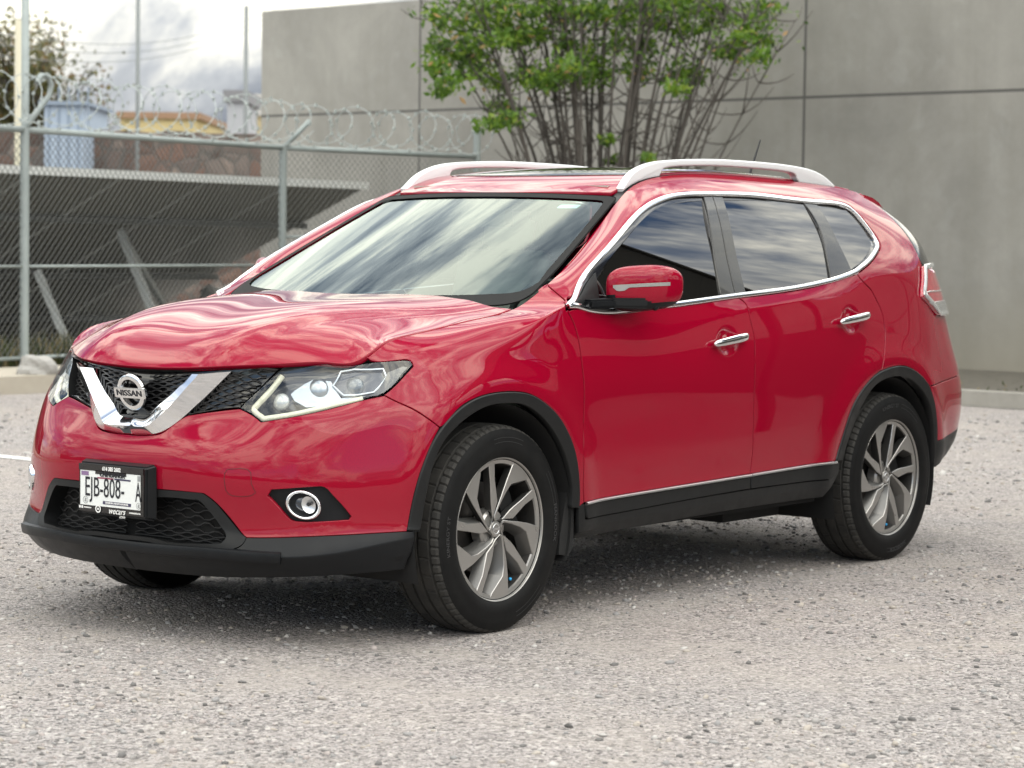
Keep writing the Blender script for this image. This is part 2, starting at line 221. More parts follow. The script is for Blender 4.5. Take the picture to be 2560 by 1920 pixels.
OUTL = {
 'bumper': [[[-1.5,4.482],[-1.488,4.481],[-1.3589,4.514],[-1.3269,4.7],[-1.2714,5.254]],[[-1.2606,5.313],[-1.1595,5.45],[-1.0592,5.643]],[[-1.0591,5.643],[-0.9615,4.902]],[[-0.9615,4.902],[-0.8115,5.286],[-0.7007,5.786],[-0.6206,6.143],[-0.5507,6.286]],[[-0.551,6.286],[-0.5084,5.643],[-0.4337,4.894],[-0.3681,4.44]],[[-0.3681,4.441],[-0.4047,4.028],[-0.4394,3.374],[-0.4603,2.617],[-0.4704,1.786]],[[-0.4701,1.714],[-0.5867,1.857],[-0.7911,1.947],[-0.9774,1.897]],[[-0.9774,1.897],[-1.0824,2.655],[-1.1293,2.858]],[[-1.1293,2.858],[-1.3162,2.845],[-1.5,2.8]]],
 'fog': [[[-0.8277,2.322],[-0.8436,2.374],[-0.8731,2.57],[-0.9223,2.904]],[[-0.9223,2.904],[-0.9227,2.97],[-0.9097,3.064]],[[-0.9097,3.064],[-0.8079,3.114],[-0.7495,3.13]],[[-0.7495,3.13],[-0.7307,3.081],[-0.7135,2.948],[-0.6765,2.671],[-0.6423,2.387]],[[-0.6423,2.387],[-0.6426,2.32],[-0.6491,2.301]],[[-0.6491,2.301],[-0.6833,2.294],[-0.7759,2.294],[-0.8277,2.322]]],
 'lamp_front': [[[-1.0591,5.643],[-0.9983,7.714],[-0.9498,9.357]],[[-0.9498,9.357],[-0.9335,9.571],[-0.8545,9.708],[-0.6861,10.0],[-0.5349,9.218],[-0.4205,8.49]],[[-0.4205,8.49],[-0.403,8.269],[-0.4052,7.863]],[[-0.4052,7.863],[-0.4566,7.452],[-0.5049,6.929],[-0.5526,6.357]],[[-0.5526,6.357],[-0.6206,6.143],[-0.7007,5.786],[-0.8115,5.286],[-0.9615,4.902]],[[-0.9615,4.902],[-1.0591,5.643]]],
 'grille': [[[-1.5,4.548],[-1.488,4.547],[-1.3756,4.536]],[[-1.3616,4.568],[-1.3284,4.733],[-1.261,5.346]],[[-1.261,5.346],[-1.1606,5.571],[-1.0636,5.786]],[[-1.0597,5.714],[-0.9989,7.786],[-0.9531,9.571]],[[-1.0,9.8],[-1.2,9.88],[-1.5,9.9]]],
 'v_in': [[[-1.5,5.339],[-1.488,5.338],[-1.448,5.265]],[[-1.448,5.265],[-1.4371,5.321],[-1.4244,5.518]],[[-1.4244,5.518],[-1.3787,6.5],[-1.3186,7.714],[-1.2594,9.357]]],
 'v_ridge': [[[-1.5,4.71],[-1.488,4.709],[-1.4069,4.641]],[[-1.4069,4.641],[-1.3899,4.67],[-1.3729,4.971]],[[-1.3729,4.971],[-1.3257,5.929],[-1.2651,7.714],[-1.2117,9.286]]],
 'v_out': [[[-1.5,4.521],[-1.488,4.521],[-1.367,4.52]],[[-1.367,4.52],[-1.3526,4.542],[-1.3274,4.709]],[[-1.3274,4.709],[-1.2719,5.284],[-1.1888,7.143],[-1.102,9.5]]],
 'lg_out': [[[-1.5,2.8],[-1.3162,2.845],[-1.151,2.868]],[[-1.151,2.868],[-1.125,2.843],[-1.0824,2.655]],[[-1.0824,2.655],[-0.9774,1.897]],[[-0.9774,1.897],[-0.9949,1.493],[-1.0484,1.178]],[[-1.0484,1.178],[-1.2524,1.13],[-1.35,1.32],[-1.5,1.32]]],
 'lg_in': [[[-1.5,2.5],[-1.3187,2.674],[-1.1645,2.703]],[[-1.1645,2.703],[-1.1306,2.626],[-1.0515,2.039]],[[-1.0515,2.039],[-1.0457,1.812],[-1.0626,1.515]],[[-1.0626,1.515],[-1.2545,1.392],[-1.35,1.5],[-1.5,1.5]]],
 'lip': [[[-0.9774,1.897],[-0.7911,1.947],[-0.5867,1.857],[-0.4701,1.714]],[[-0.4701,1.714],[-0.4195,1.571]],[[-0.45,1.9],[-0.44,1.0],[-0.45,0.02]],[[-0.45,0.02],[-0.8,0],[-1.2,0.0],[-1.5,0]],[[-1.5,1.3],[-1.35,1.3],[-1.2523,1.112],[-1.0483,1.139]],[[-1.0483,1.139],[-0.9947,1.474],[-0.9774,1.897]]],
 'fender': [[[-0.56,10],[-0.5,10],[-0.42,10],[-0.3,10],[-0.1,10],[0.1,10],[0.24,10],[0.36,10]],[[0.4203,9.952],[0.376,9.412],[0.3506,8.786]],[[0.3506,8.786],[0.3593,7.786],[0.3784,7.029]],[[0.3784,7.029],[0.4185,6.521],[0.4306,5.984],[0.4335,5.418],[0.45,4.626],[0.445,3.141],[0.4585,2.024]],[[0.4585,2.024],[0.4308,1.874]],[[0.4308,1.874],[0.4311,2.229],[0.4156,2.861],[0.3883,3.368],[0.3437,3.832],[0.2785,4.252],[0.1989,4.574],[0.1147,4.815],[0.0279,4.928],[-0.0902,4.977],[-0.1926,4.935],[-0.2855,4.759],[-0.3557,4.449],[-0.3681,4.441]],[[-0.3681,4.44],[-0.4337,4.894],[-0.5084,5.643],[-0.551,6.286]],[[-0.5526,6.357],[-0.5049,6.929],[-0.4566,7.452],[-0.4052,7.863]],[[-0.4052,7.863],[-0.403,8.269],[-0.4205,8.49]],[[-0.4205,8.49],[-0.5349,9.218],[-0.56,10]]],
 'door_front': [[[0.3784,7.029],[0.4883,6.963],[0.5752,6.874],[0.6431,6.863],[0.7478,6.923],[0.9489,6.964],[1.108,6.932],[1.5179,6.954]],[[1.5179,6.954],[1.5532,6.405],[1.562,5.816],[1.5748,5.491],[1.5738,5.237],[1.5742,4.478],[1.5831,3.379],[1.5893,2.563],[1.581,2.008]],[[1.581,2.008],[0.4585,2.024]],[[0.4585,2.024],[0.445,3.141],[0.45,4.626],[0.4335,5.418],[0.4306,5.984],[0.4185,6.521],[0.3784,7.029]]],
 'door_rear': [[[1.5179,6.954],[2.1873,6.854],[2.306,6.856],[2.4374,6.903]],[[2.4374,6.903],[2.4681,6.452],[2.5449,5.891],[2.5952,5.557],[2.5964,5.289],[2.5578,4.96],[2.5333,4.544]],[[2.5333,4.544],[2.4652,4.371],[2.3698,3.982],[2.3008,3.483],[2.2533,2.715],[2.2133,2.035]],[[2.2133,2.035],[1.581,2.008]],[[1.581,2.008],[1.5893,2.563],[1.5831,3.379],[1.5742,4.478],[1.5738,5.237],[1.5748,5.491],[1.562,5.816],[1.5532,6.405],[1.5179,6.954]]],
 'shell': [[[0.36,10],[0.5,10],[0.7,10],[0.9,10],[1.08,10],[1.17,10],[1.4,10],[1.75,10],[2.2,10],[2.56,10],[2.78,10],[3.06,10]],[[3.06,10],[3.2,9.95],[3.28,9.5]],[[3.28,9.5],[3.1943,9.33],[3.1771,8.305],[3.1798,7.1]],[[3.1725,7.055],[3.0031,5.873]],[[3.0031,5.873],[3.2265,5.578]],[[3.2265,5.578],[3.55,6.05],[3.62,6.0]],[[3.62,6.0],[3.6,5.0],[3.6,4.1]],[[3.6,4.1],[3.1917,4.018],[2.9702,3.963]],[[2.9704,3.927],[2.9163,4.145],[2.8231,4.438],[2.7053,4.597],[2.5811,4.563],[2.5348,4.512]],[[2.5333,4.544],[2.5578,4.96],[2.5964,5.289],[2.5952,5.557],[2.5449,5.891],[2.4681,6.452],[2.4374,6.903]],[[2.4374,6.903],[2.5817,7.246],[2.6896,7.596],[2.7622,7.971],[2.7452,8.343],[2.6926,8.812],[2.6423,9.029],[2.3481,8.981],[1.9033,9.001],[1.5683,9.011],[1.2671,9.013],[1.1697,9.004],[1.0625,9.001],[0.8444,9.002],[0.6478,9.013],[0.4304,9.032],[0.3506,8.786]],[[0.3506,8.786],[0.376,9.412],[0.4203,9.952]]],
 'tail_lamp': [[[3.1725,7.055],[3.0031,5.873]],[[3.0031,5.873],[3.2265,5.578]],[[3.2265,5.578],[3.52,6.12],[3.64,6.1]],[[3.64,6.1],[3.66,6.7]],[[3.66,6.7],[3.5,7.05],[3.3781,6.856],[3.1725,7.055]]],
 'bumper_rear': [[[2.9702,3.963],[3.1917,4.018],[3.6,4.1],[3.7,4.1],[3.95,4.1],[4.3,4.1]],[[4.3,4.1],[4.3,2.0]],[[4.3,2.0],[3.95,2.0],[3.65,2.0],[3.4039,1.911],[3.0922,1.981]],[[3.0745,2.661],[3.037,3.237],[2.9824,3.744]]],
 'valance_rear': [[[3.0922,1.981],[3.4039,1.911],[3.65,2.0],[3.95,2.0],[4.3,2.0]],[[4.3,2.0],[4.3,0.2]],[[4.3,0.2],[3.95,0.1],[3.65,0.05],[3.4,0.03],[3.12,0.03]],[[3.1,0.1],[3.1087,0.537],[3.0922,1.981]]],
 'tailgate': [[[3.62,6.0],[3.6,5.0],[3.6,4.1]],[[3.6,4.1],[3.7,4.1],[3.95,4.1],[4.3,4.1]],[[4.3,4.1],[4.3,7.0]],[[4.3,7.0],[3.9,7.0],[3.66,6.9]],[[3.66,6.7],[3.64,6.1],[3.62,6.0]]],
 'rear_glass': [[[3.34,7.2],[3.66,7.05],[4.3,7.05]],[[4.3,7.05],[4.3,9.6]],[[4.3,9.6],[3.6,9.6],[3.3,9.5]],[[3.3,9.5],[3.1881,9.295],[3.1896,8.311],[3.1919,7.133],[3.34,7.2]]],
 'glass_front': [[[0.422,7.929],[0.951,7.029],[1.1123,7.036],[1.4127,7.041]],[[1.4127,7.041],[1.4351,7.835],[1.4909,8.848]],[[1.4909,8.848],[1.371,8.835],[1.2525,8.817],[1.1592,8.798],[1.0181,8.747],[0.7818,8.616],[0.5976,8.414],[0.422,7.929]]],
 'glass_rear': [[[1.5808,7.058],[1.863,7.087],[2.2377,6.983]],[[2.2377,6.983],[2.2726,7.745],[2.2914,8.304]],[[2.2914,8.304],[2.2634,8.823]],[[2.2634,8.823],[1.9393,8.851],[1.6243,8.859]],[[1.6243,8.859],[1.5894,8.027],[1.5808,7.058]]],
 'glass_quarter': [[[2.4137,7.019],[2.4503,7.106],[2.5843,7.485],[2.6567,7.824]],[[2.6567,7.824],[2.6784,8.009],[2.6497,8.456],[2.592,8.801]],[[2.592,8.801],[2.3485,8.832]],[[2.3485,8.832],[2.3881,8.131],[2.4137,7.019]]],
 'pillar_b_front': [[[1.5019,8.907],[1.5643,8.906]],[[1.5643,8.906],[1.5196,8.034],[1.5042,7.025]],[[1.5042,7.025],[1.4053,7.019]],[[1.4053,7.019],[1.4295,7.836],[1.5019,8.907]]],
 'pillar_b_rear': [[[1.5673,8.906],[1.6376,8.897]],[[1.6376,8.897],[1.5953,8.027],[1.5842,7.032]],[[1.5842,7.032],[1.5084,7.024]],[[1.5084,7.024],[1.5239,8.034],[1.5673,8.906]]],
 'pillar_c': [[[2.2597,8.871],[2.3578,8.865]],[[2.3578,8.865],[2.3914,8.131],[2.4152,6.958]],[[2.4152,6.958],[2.2317,6.903]],[[2.2317,6.903],[2.2695,7.747],[2.2881,8.302],[2.2597,8.871]]],
 'mirror_sail': [[[0.3897,7.571],[0.4895,6.993],[0.5897,7.014]],[[0.5897,7.014],[0.5571,7.965],[0.5961,8.674]],[[0.5961,8.674],[0.4864,8.528],[0.3897,7.571]]],
 'clad_front': [[[0.4641,1.98],[1.5798,1.947]],[[1.5798,1.947],[1.5796,1.432]],[[1.5796,1.432],[0.4857,1.347]],[[0.4744,1.429],[0.4641,1.98]]],
 'clad_rear': [[[1.5871,1.941],[2.2076,1.982]],[[2.2076,1.982],[2.204,1.625],[2.1681,1.36]],[[2.1681,1.36],[1.5863,1.426]],[[1.5863,1.426],[1.5871,1.941]]],
 'sill': [[[0.4344,1.966],[0.4641,1.98]],[[0.4641,1.98],[0.4724,1.328]],[[0.4724,1.328],[1.58,1.399],[2.1685,1.334]],[[2.1685,1.334],[2.2141,1.585],[2.2121,1.978]],[[2.2215,1.971],[2.2661,1.937]],[[2.2661,1.937],[2.2625,1.579],[2.2,1.0],[2.15,0.05]],[[2.15,0.05],[1.7,0.02],[1.1,0.02],[0.6,0.02],[0.455,0.02]],[[0.455,0.02],[0.44,1.0],[0.4344,1.966]]],
 'arch_front': [[[-0.4704,1.786],[-0.4603,2.617],[-0.4394,3.374],[-0.4047,4.028],[-0.3557,4.449],[-0.2855,4.759],[-0.1926,4.935],[-0.0902,4.977],[0.0279,4.928],[0.1147,4.815],[0.1989,4.574],[0.2785,4.252],[0.3437,3.832],[0.3883,3.368],[0.4156,2.861],[0.4311,2.229],[0.4308,1.874]],[[0.4308,1.874],[0.3921,1.916]],[[0.3921,1.916],[0.3911,2.339],[0.3699,2.885],[0.3247,3.435],[0.2592,3.935],[0.1681,4.363],[0.0759,4.613],[-0.0041,4.691],[-0.1152,4.702],[-0.2255,4.543],[-0.3164,4.265],[-0.3744,3.814],[-0.4061,2.893],[-0.4248,1.643]],[[-0.4248,1.643],[-0.4704,1.786]]],
 'arch_rear': [[[2.2133,2.035],[2.2533,2.715],[2.3008,3.483],[2.3698,3.982],[2.4652,4.371],[2.5811,4.563],[2.7053,4.597],[2.8231,4.438],[2.9163,4.145],[2.9824,3.744],[3.037,3.237],[3.0745,2.661],[3.0918,2.01],[3.1211,0.0]],[[3.1199,0.0],[3.0832,0.4]],[[3.0806,0.484],[3.0592,2.054],[3.0178,2.983],[2.9492,3.587],[2.8631,3.999],[2.7718,4.249],[2.6718,4.336],[2.5801,4.299],[2.4892,4.126],[2.4257,3.805],[2.3695,3.392],[2.318,2.741],[2.2804,2.031]],[[2.2804,2.031],[2.2133,2.035]]],
 'L_chrome': [[[0.3809,7.929],[0.4506,8.846],[0.6608,8.948],[0.8602,8.942],[1.0724,8.959],[1.1691,8.956],[1.2626,8.961],[1.558,8.958],[1.8928,8.948],[2.3374,8.924],[2.6058,8.938],[2.6624,8.751],[2.7121,8.3],[2.7254,7.962],[2.6677,7.655],[2.5672,7.327],[2.4363,7.036]],[[2.4363,7.036],[2.3104,6.974],[2.1931,7.009],[1.522,7.032],[1.1113,7.021],[0.9512,7.033]],[[0.9512,7.033],[0.7494,7.026],[0.6459,6.99],[0.5773,6.981],[0.4859,7.061],[0.3884,7.5]]],
 'L_strip_front': [[[0.464,2.003],[1.5797,1.979]]],
 'L_strip_rear': [[[1.5855,1.981],[2.2116,2.009]]],
 'L_handle_front': [[[1.293,5.475],[1.5346,5.523]]],
 'L_handle_rear': [[[2.242,5.504],[2.4831,5.586]]],
 'L_drl': [[[-0.9339,9.071],[-0.9653,7.714],[-1.0061,6.143],[-1.0111,5.714],[-0.9623,5.174]],[[-0.9623,5.174],[-0.8538,5.571],[-0.7411,6.143],[-0.6239,6.5]]],
 'L_pts': [[[-0.7926,8.0],[-0.6545,8.0],[-0.9185,6.929],[-0.491,8.127]]],
 'L_hl_tray': [[[-0.8904,7.571],[-0.8795,7.929],[-0.8455,8.5],[-0.8155,8.786],[-0.7392,8.571],[-0.7279,8.0],[-0.7002,6.929],[-0.6429,7.071],[-0.5929,7.071],[-0.5976,6.857],[-0.703,6.429],[-0.8194,6.286],[-0.8683,6.929],[-0.8904,7.571]]],
 'L_hl_oct': [[[-0.7302,8.071],[-0.6904,9.286],[-0.6259,9.357],[-0.5103,8.62],[-0.5171,7.929],[-0.5817,6.929],[-0.643,6.929],[-0.692,7.071],[-0.7302,8.071]]],
 'L_hl_pts': [[[-0.7926,8.0],[-0.6502,7.929],[-0.9185,6.929],[-0.4882,8.212],[-0.7555,7.5]]],
 'L_hl_tail': [[[-0.5032,8.215],[-0.4304,8.244],[-0.4149,8.031],[-0.4604,7.667],[-0.5126,7.0],[-0.572,6.5],[-0.6136,6.643],[-0.5822,6.786],[-0.5235,7.857],[-0.5032,8.215]]],
 'L_fog_pts': [[[-0.8019,2.692],[-0.8599,2.746],[-0.7431,2.658],[-0.812,3.024],[-0.7956,2.364],[-0.7809,2.7]]],
 'L_tow': [[[-1.0458,3.495],[-0.9849,3.521],[-0.972,3.41],[-0.9692,3.131],[-0.9564,3.0],[-0.9651,2.918],[-1.0267,2.87],[-1.0489,2.958],[-1.054,3.174],[-1.0544,3.374],[-1.0458,3.495]]],
 'L_tl_clear': [[[3.0764,5.78],[3.4329,5.924],[3.4416,5.673],[3.2476,5.617]]],
 'L_tl_line': [[[3.0483,5.953],[3.422,6.21]]],
 'L_tl_frame': [[[3.4203,7.156],[3.1752,6.991]],[[3.1752,6.991],[3.0267,5.918]],[[3.0267,5.918],[3.2397,5.616]],[[3.2397,5.616],[3.4426,5.661]]],
 'L_sensor': [[[-0.3522,5.263],[-0.3362,5.213]]],
}

# ---------------------------------------------------------------- object helpers
def tag(o, label=None, cat=None, group=None, kind=None):
    if label: o['label'] = label
    if cat: o['category'] = cat
    if group: o['group'] = group
    if kind: o['kind'] = kind
    return o
def empty(name, loc=(0, 0, 0), rz=0):
    o = bpy.data.objects.new(name, None); COL.objects.link(o); o.location = loc; o.rotation_euler = (0, 0, rz); o.empty_display_size = .1; return o
def link(name, me, mat=None, parent=None):
    o = bpy.data.objects.new(name, me); COL.objects.link(o)
    if mat is not None:
        for m in (mat if isinstance(mat, (list, tuple)) else [mat]): me.materials.append(m)
    if parent is not None: o.parent = parent
    return o
def mesh(name, V, F, mat=None, parent=None, smooth=False, normals=None, angle=None):
    me = bpy.data.meshes.new(name); me.from_pydata([tuple(map(float, v)) for v in V], [], [tuple(map(int, f)) for f in F]); me.update()
    o = link(name, me, mat, parent)
    if smooth or normals is not None: me.polygons.foreach_set('use_smooth', [True] * len(me.polygons))
    if normals is not None: me.normals_split_custom_set_from_vertices([tuple(map(float, n)) for n in normals])
    if angle is not None:
        me.set_sharp_from_angle(angle=angle)
    return o
class MB:
    """collects simple shapes into one mesh"""
    def __init__(s): s.V = []; s.F = []; s.M = []
    def add(s, V, F, m=0):
        b = len(s.V); s.V += [tuple(map(float, v)) for v in V]; s.F += [tuple(i + b for i in f) for f in F]; s.M += [m] * len(F); return s
    def box(s, c, sz, rot=None, m=0):
        P = [Vector((x * sz[0] / 2, y * sz[1] / 2, z * sz[2] / 2)) for x in (-1, 1) for y in (-1, 1) for z in (-1, 1)]
        if rot is not None: P = [rot @ p for p in P]
        return s.add([p + Vector(c) for p in P], [(0, 1, 3, 2), (4, 6, 7, 5), (0, 4, 5, 1), (2, 3, 7, 6), (0, 2, 6, 4), (1, 5, 7, 3)], m)
    def bar(s, a, b, w, h=None, m=0, up=(0, 0, 1)):
        a, b = Vector(a), Vector(b); d = (b - a); L = d.length; d.normalize(); r = d.cross(Vector(up))
        if r.length < 1e-4: r = d.cross(Vector((1, 0, 0)))
        r.normalize(); u = r.cross(d); h = h or w
        P = [p + r * (i * w / 2) + u * (j * h / 2) for p in (a, b) for i, j in ((-1, -1), (1, -1), (1, 1), (-1, 1))]
        return s.add(P, [(0, 1, 2, 3), (7, 6, 5, 4), (0, 4, 5, 1), (1, 5, 6, 2), (2, 6, 7, 3), (3, 7, 4, 0)], m)
    def tube(s, pts, r, n=8, m=0, cap=True):
        pts = [Vector(p) for p in pts]; rs = r if isinstance(r, (list, tuple)) else [r] * len(pts); V = []; F = []
        prev = None
        for i, p in enumerate(pts):
            t = (pts[min(i + 1, len(pts) - 1)] - pts[max(i - 1, 0)]).normalized()
            if prev is None:
                a = t.cross(Vector((0, 0, 1)));
                if a.length < .05: a = t.cross(Vector((1, 0, 0)))
            else: a = prev - t * prev.dot(t)
            a.normalize(); prev = a; b = t.cross(a)
            for k in range(n):
                q = 2 * math.pi * k / n; V.append(p + (a * math.cos(q) + b * math.sin(q)) * rs[i])
        for i in range(len(pts) - 1):
            for k in range(n):
                k2 = (k + 1) % n; F.append((i * n + k, i * n + k2, (i + 1) * n + k2, (i + 1) * n + k))
        if cap: F += [tuple(range(n))[::-1], tuple(range((len(pts) - 1) * n, len(pts) * n))]
        return s.add(V, F, m)
    def build(s, name, mat=None, parent=None, smooth=False, angle=None):
        me = bpy.data.meshes.new(name); me.from_pydata(s.V, [], s.F); me.update()
        o = link(name, me, mat, parent)
        if any(s.M): me.polygons.foreach_set('material_index', s.M)
        if smooth: me.polygons.foreach_set('use_smooth', [True] * len(me.polygons))
        if angle is not None: me.set_sharp_from_angle(angle=angle)
        return o
def copy_tree(o, parent=None):
    c = o.copy(); COL.objects.link(c)
    if parent is not None: c.parent = parent
    for ch in list(o.children): copy_tree(ch, c)
    return c
# ---------------------------------------------------------------- materials
def rgb(h, a=1):   # sRGB 0-255 to linear
    f = lambda c: ((c / 255) / 12.92 if c / 255 <= .04045 else ((c / 255 + .055) / 1.055) ** 2.4)
    return (f(h[0]), f(h[1]), f(h[2]), a)
def mat(name, col=(.5, .5, .5), rough=.5, metal=0, coat=0, coat_rough=.02, spec=.5, emit=None, estr=0, coat_ior=1.5):
    m = bpy.data.materials.new(name); m.use_nodes = True; b = m.node_tree.nodes['Principled BSDF']
    b.inputs['Base Color'].default_value = tuple(col[:3]) + (1,); b.inputs['Roughness'].default_value = rough; b.inputs['Metallic'].default_value = metal
    b.inputs['Specular IOR Level'].default_value = spec; b.inputs['Coat Weight'].default_value = coat; b.inputs['Coat Roughness'].default_value = coat_rough; b.inputs['Coat IOR'].default_value = coat_ior
    if emit: b.inputs['Emission Color'].default_value = tuple(emit[:3]) + (1,); b.inputs['Emission Strength'].default_value = estr
    return m
def coords(m, scale=None, kind='Object'):
    t = m.node_tree; c = t.nodes.new('ShaderNodeTexCoord'); o = c.outputs[kind]
    if scale:
        mp = t.nodes.new('ShaderNodeMapping'); mp.inputs['Scale'].default_value = scale; t.links.new(o, mp.inputs[0]); o = mp.outputs[0]
    return o
def noise(m, scale, det=6, rough=.55, dist=0, vec=None, outp='Fac'):
    t = m.node_tree; n = t.nodes.new('ShaderNodeTexNoise'); n.inputs['Scale'].default_value = scale; n.inputs['Detail'].default_value = det; n.inputs['Roughness'].default_value = rough; n.inputs['Distortion'].default_value = dist
    if vec is not None: t.links.new(vec, n.inputs['Vector'])
    return n.outputs[outp]
def mixc(m, fac, a, b, blend='MIX'):
    t = m.node_tree; n = t.nodes.new('ShaderNodeMix'); n.data_type = 'RGBA'; n.blend_type = blend
    for i, v in ((0, fac), (6, a), (7, b)):
        if isinstance(v, (int, float)): n.inputs[i].default_value = v
        elif isinstance(v, tuple): n.inputs[i].default_value = v
        else: t.links.new(v, n.inputs[i])
    return n.outputs[2]
def setin(m, name, sock):
    m.node_tree.links.new(sock, m.node_tree.nodes['Principled BSDF'].inputs[name])
def bump(m, h, strength=.3, dist=.01):
    t = m.node_tree; n = t.nodes.new('ShaderNodeBump'); n.inputs['Strength'].default_value = strength; n.inputs['Distance'].default_value = dist
    t.links.new(h, n.inputs['Height']); setin(m, 'Normal', n.outputs[0])
def speckle(m, col, amt=.25, scale=300, rough=None):
    v = coords(m); f = noise(m, scale, 3, .6, vec=v); f2 = noise(m, scale * .04, 5, .6, vec=v)
    c = mixc(m, f, tuple(x * (1 - amt) for x in col[:3]) + (1,), tuple(min(1, x * (1 + amt)) for x in col[:3]) + (1,))
    c2 = mixc(m, f2, tuple(.82 for _ in range(3)) + (1,), (1.18, 1.16, 1.12, 1)); setin(m, 'Base Color', mixc(m, 1.0, c, c2, 'MULTIPLY'))
    if rough: setin(m, 'Roughness', ramp(m.node_tree, f2, [(.3, (rough[0],) * 3 + (1,)), (.7, (rough[1],) * 3 + (1,))]))
    return m
M = {}
RED = (.245, .0008, .0150)
M['red'] = mat('red_paint', RED, .5, 0, 1, .012, .0, coat_ior=1.42)
_v = coords(M['red']); _d = noise(M['red'], 1.7, 6, .65, vec=_v)
# thin road dust low on the doors
_s = M['red'].node_tree.nodes.new('ShaderNodeSeparateXYZ'); M['red'].node_tree.links.new(_v, _s.inputs[0])
_dz = mth(M['red'].node_tree, 'SUBTRACT', .62, _s.outputs[2]); _dz = mth(M['red'].node_tree, 'MULTIPLY', _dz, 3.0, True)
_dz = mth(M['red'].node_tree, 'MULTIPLY', _dz, _d, True); _dz = mth(M['red'].node_tree, 'MULTIPLY', _dz, .16, True)
setin(M['red'], 'Base Color', mixc(M['red'], _dz, RED + (1,), (.22, .12, .095, 1)))
setin(M['red'], 'Coat Roughness', ramp(M['red'].node_tree, _dz, [(0, (.012,) * 3 + (1,)), (.16, (.16,) * 3 + (1,))]))
M['trim'] = speckle(mat('black_plastic', (.016, .017, .018), .45, spec=.28), (.0095, .010, .0105), .3, 420, (.38, .55))
M['lip'] = speckle(mat('bumper_plastic', (.010, .011, .013), .36, spec=.26), (.006, .0068, .008), .25, 420, (.30, .44))
M['gloss'] = mat('gloss_black', (.004, .004, .0045), .12, 0, .6)
M['dark'] = mat('dark_void', (.003, .003, .003), .9)
M['liner'] = speckle(mat('wheel_liner', (.006, .006, .006), .85), (.006, .006, .006), .4, 90)
M['chrome'] = mat('chrome', (.86, .87, .88), .06, 1)
M['satin'] = mat('satin_silver', (.74, .75, .76), .30, 1)
M['rail'] = mat('silver_rail', (.74, .75, .75), .38, .15, .3)
M['pillar'] = mat('pillar_film', (.028, .028, .026), .25, 0, .4)
M['alloy'] = mat('alloy_wheel', (.36, .348, .33), .33, .72, .35, .08)
_v = coords(M['alloy']); setin(M['alloy'], 'Roughness', ramp(M['alloy'].node_tree, noise(M['alloy'], 14, 6, .6, vec=_v), [(.3, (.26,) * 3 + (1,)), (.7, (.42,) * 3 + (1,))]))
M['alloydark'] = mat('alloy_pocket', (.15, .147, .14), .38, .7)
M['letter'] = mat('tyre_letter', (.030, .030, .031), .5)
M['rubber'] = mat('tyre_rubber', (.018, .018, .018), .62, spec=.15)
_v = coords(M['rubber']); _f = noise(M['rubber'], 9, 8, .68, vec=_v)
setin(M['rubber'], 'Base Color', ramp(M['rubber'].node_tree, _f, [(.3, (.004, .0041, .0043, 1)), (.7, (.0095, .0093, .009, 1))]))
M['tread'] = mat('tyre_tread', (.03, .028, .025), .85)
_v = coords(M['tread']); _f = noise(M['tread'], 16, 8, .7, vec=_v)
setin(M['tread'], 'Base Color', ramp(M['tread'].node_tree, _f, [(.3, (.013, .0125, .0115, 1)), (.72, (.042, .039, .034, 1))]))
M['disc'] = mat('brake_disc', (.09, .085, .08), .45, .8)
M['white'] = mat('white_paint', (.78, .78, .76), .4)
M['plate'] = mat('plate_white', (.74, .76, .74), .35)
M['ink'] = mat('plate_ink', (.008, .009, .014), .4)
M['navy'] = mat('plate_navy', (.045, .04, .085), .4)
M['wine'] = mat('plate_wine', (.26, .05, .09), .4)
M['lilac'] = mat('plate_lilac', (.22, .14, .26), .4)
M['grey'] = mat('plate_grey', (.28, .29, .29), .5)
M['dash'] = speckle(mat('dash_vinyl', (.30, .29, .27), .7), (.30, .29, .27), .15, 200)
M['pale'] = mat('pale_cloth', (.42, .40, .36), .9)
M['seat'] = speckle(mat('seat_fabric', (.02, .02, .021), .8), (.022, .022, .023), .3, 200)
M['blue'] = mat('valve_cap', (.02, .32, .65), .3, .2)
M['lampsilver'] = mat('lamp_bezel', (.42, .45, .48), .25, .8)
M['lampdark'] = mat('lamp_dark', (.05, .055, .065), .2, .3, .6)
M['drl'] = mat('daylight_strip', (.50, .49, .37), .18, 0, .6, emit=(1, .97, .75), estr=.10)
M['sticker'] = mat('sticker', (.38, .62, .62), .5)
M['lampred'] = mat('lamp_red', (.42, .012, .03), .10, 0, 1, .01)
M['lampclear'] = mat('lamp_clear', (.50, .51, .50), .12, .3, 1, .01)
M['indic'] = mat('indicator_lens', (.34, .34, .33), .15, .3, .8, .01)
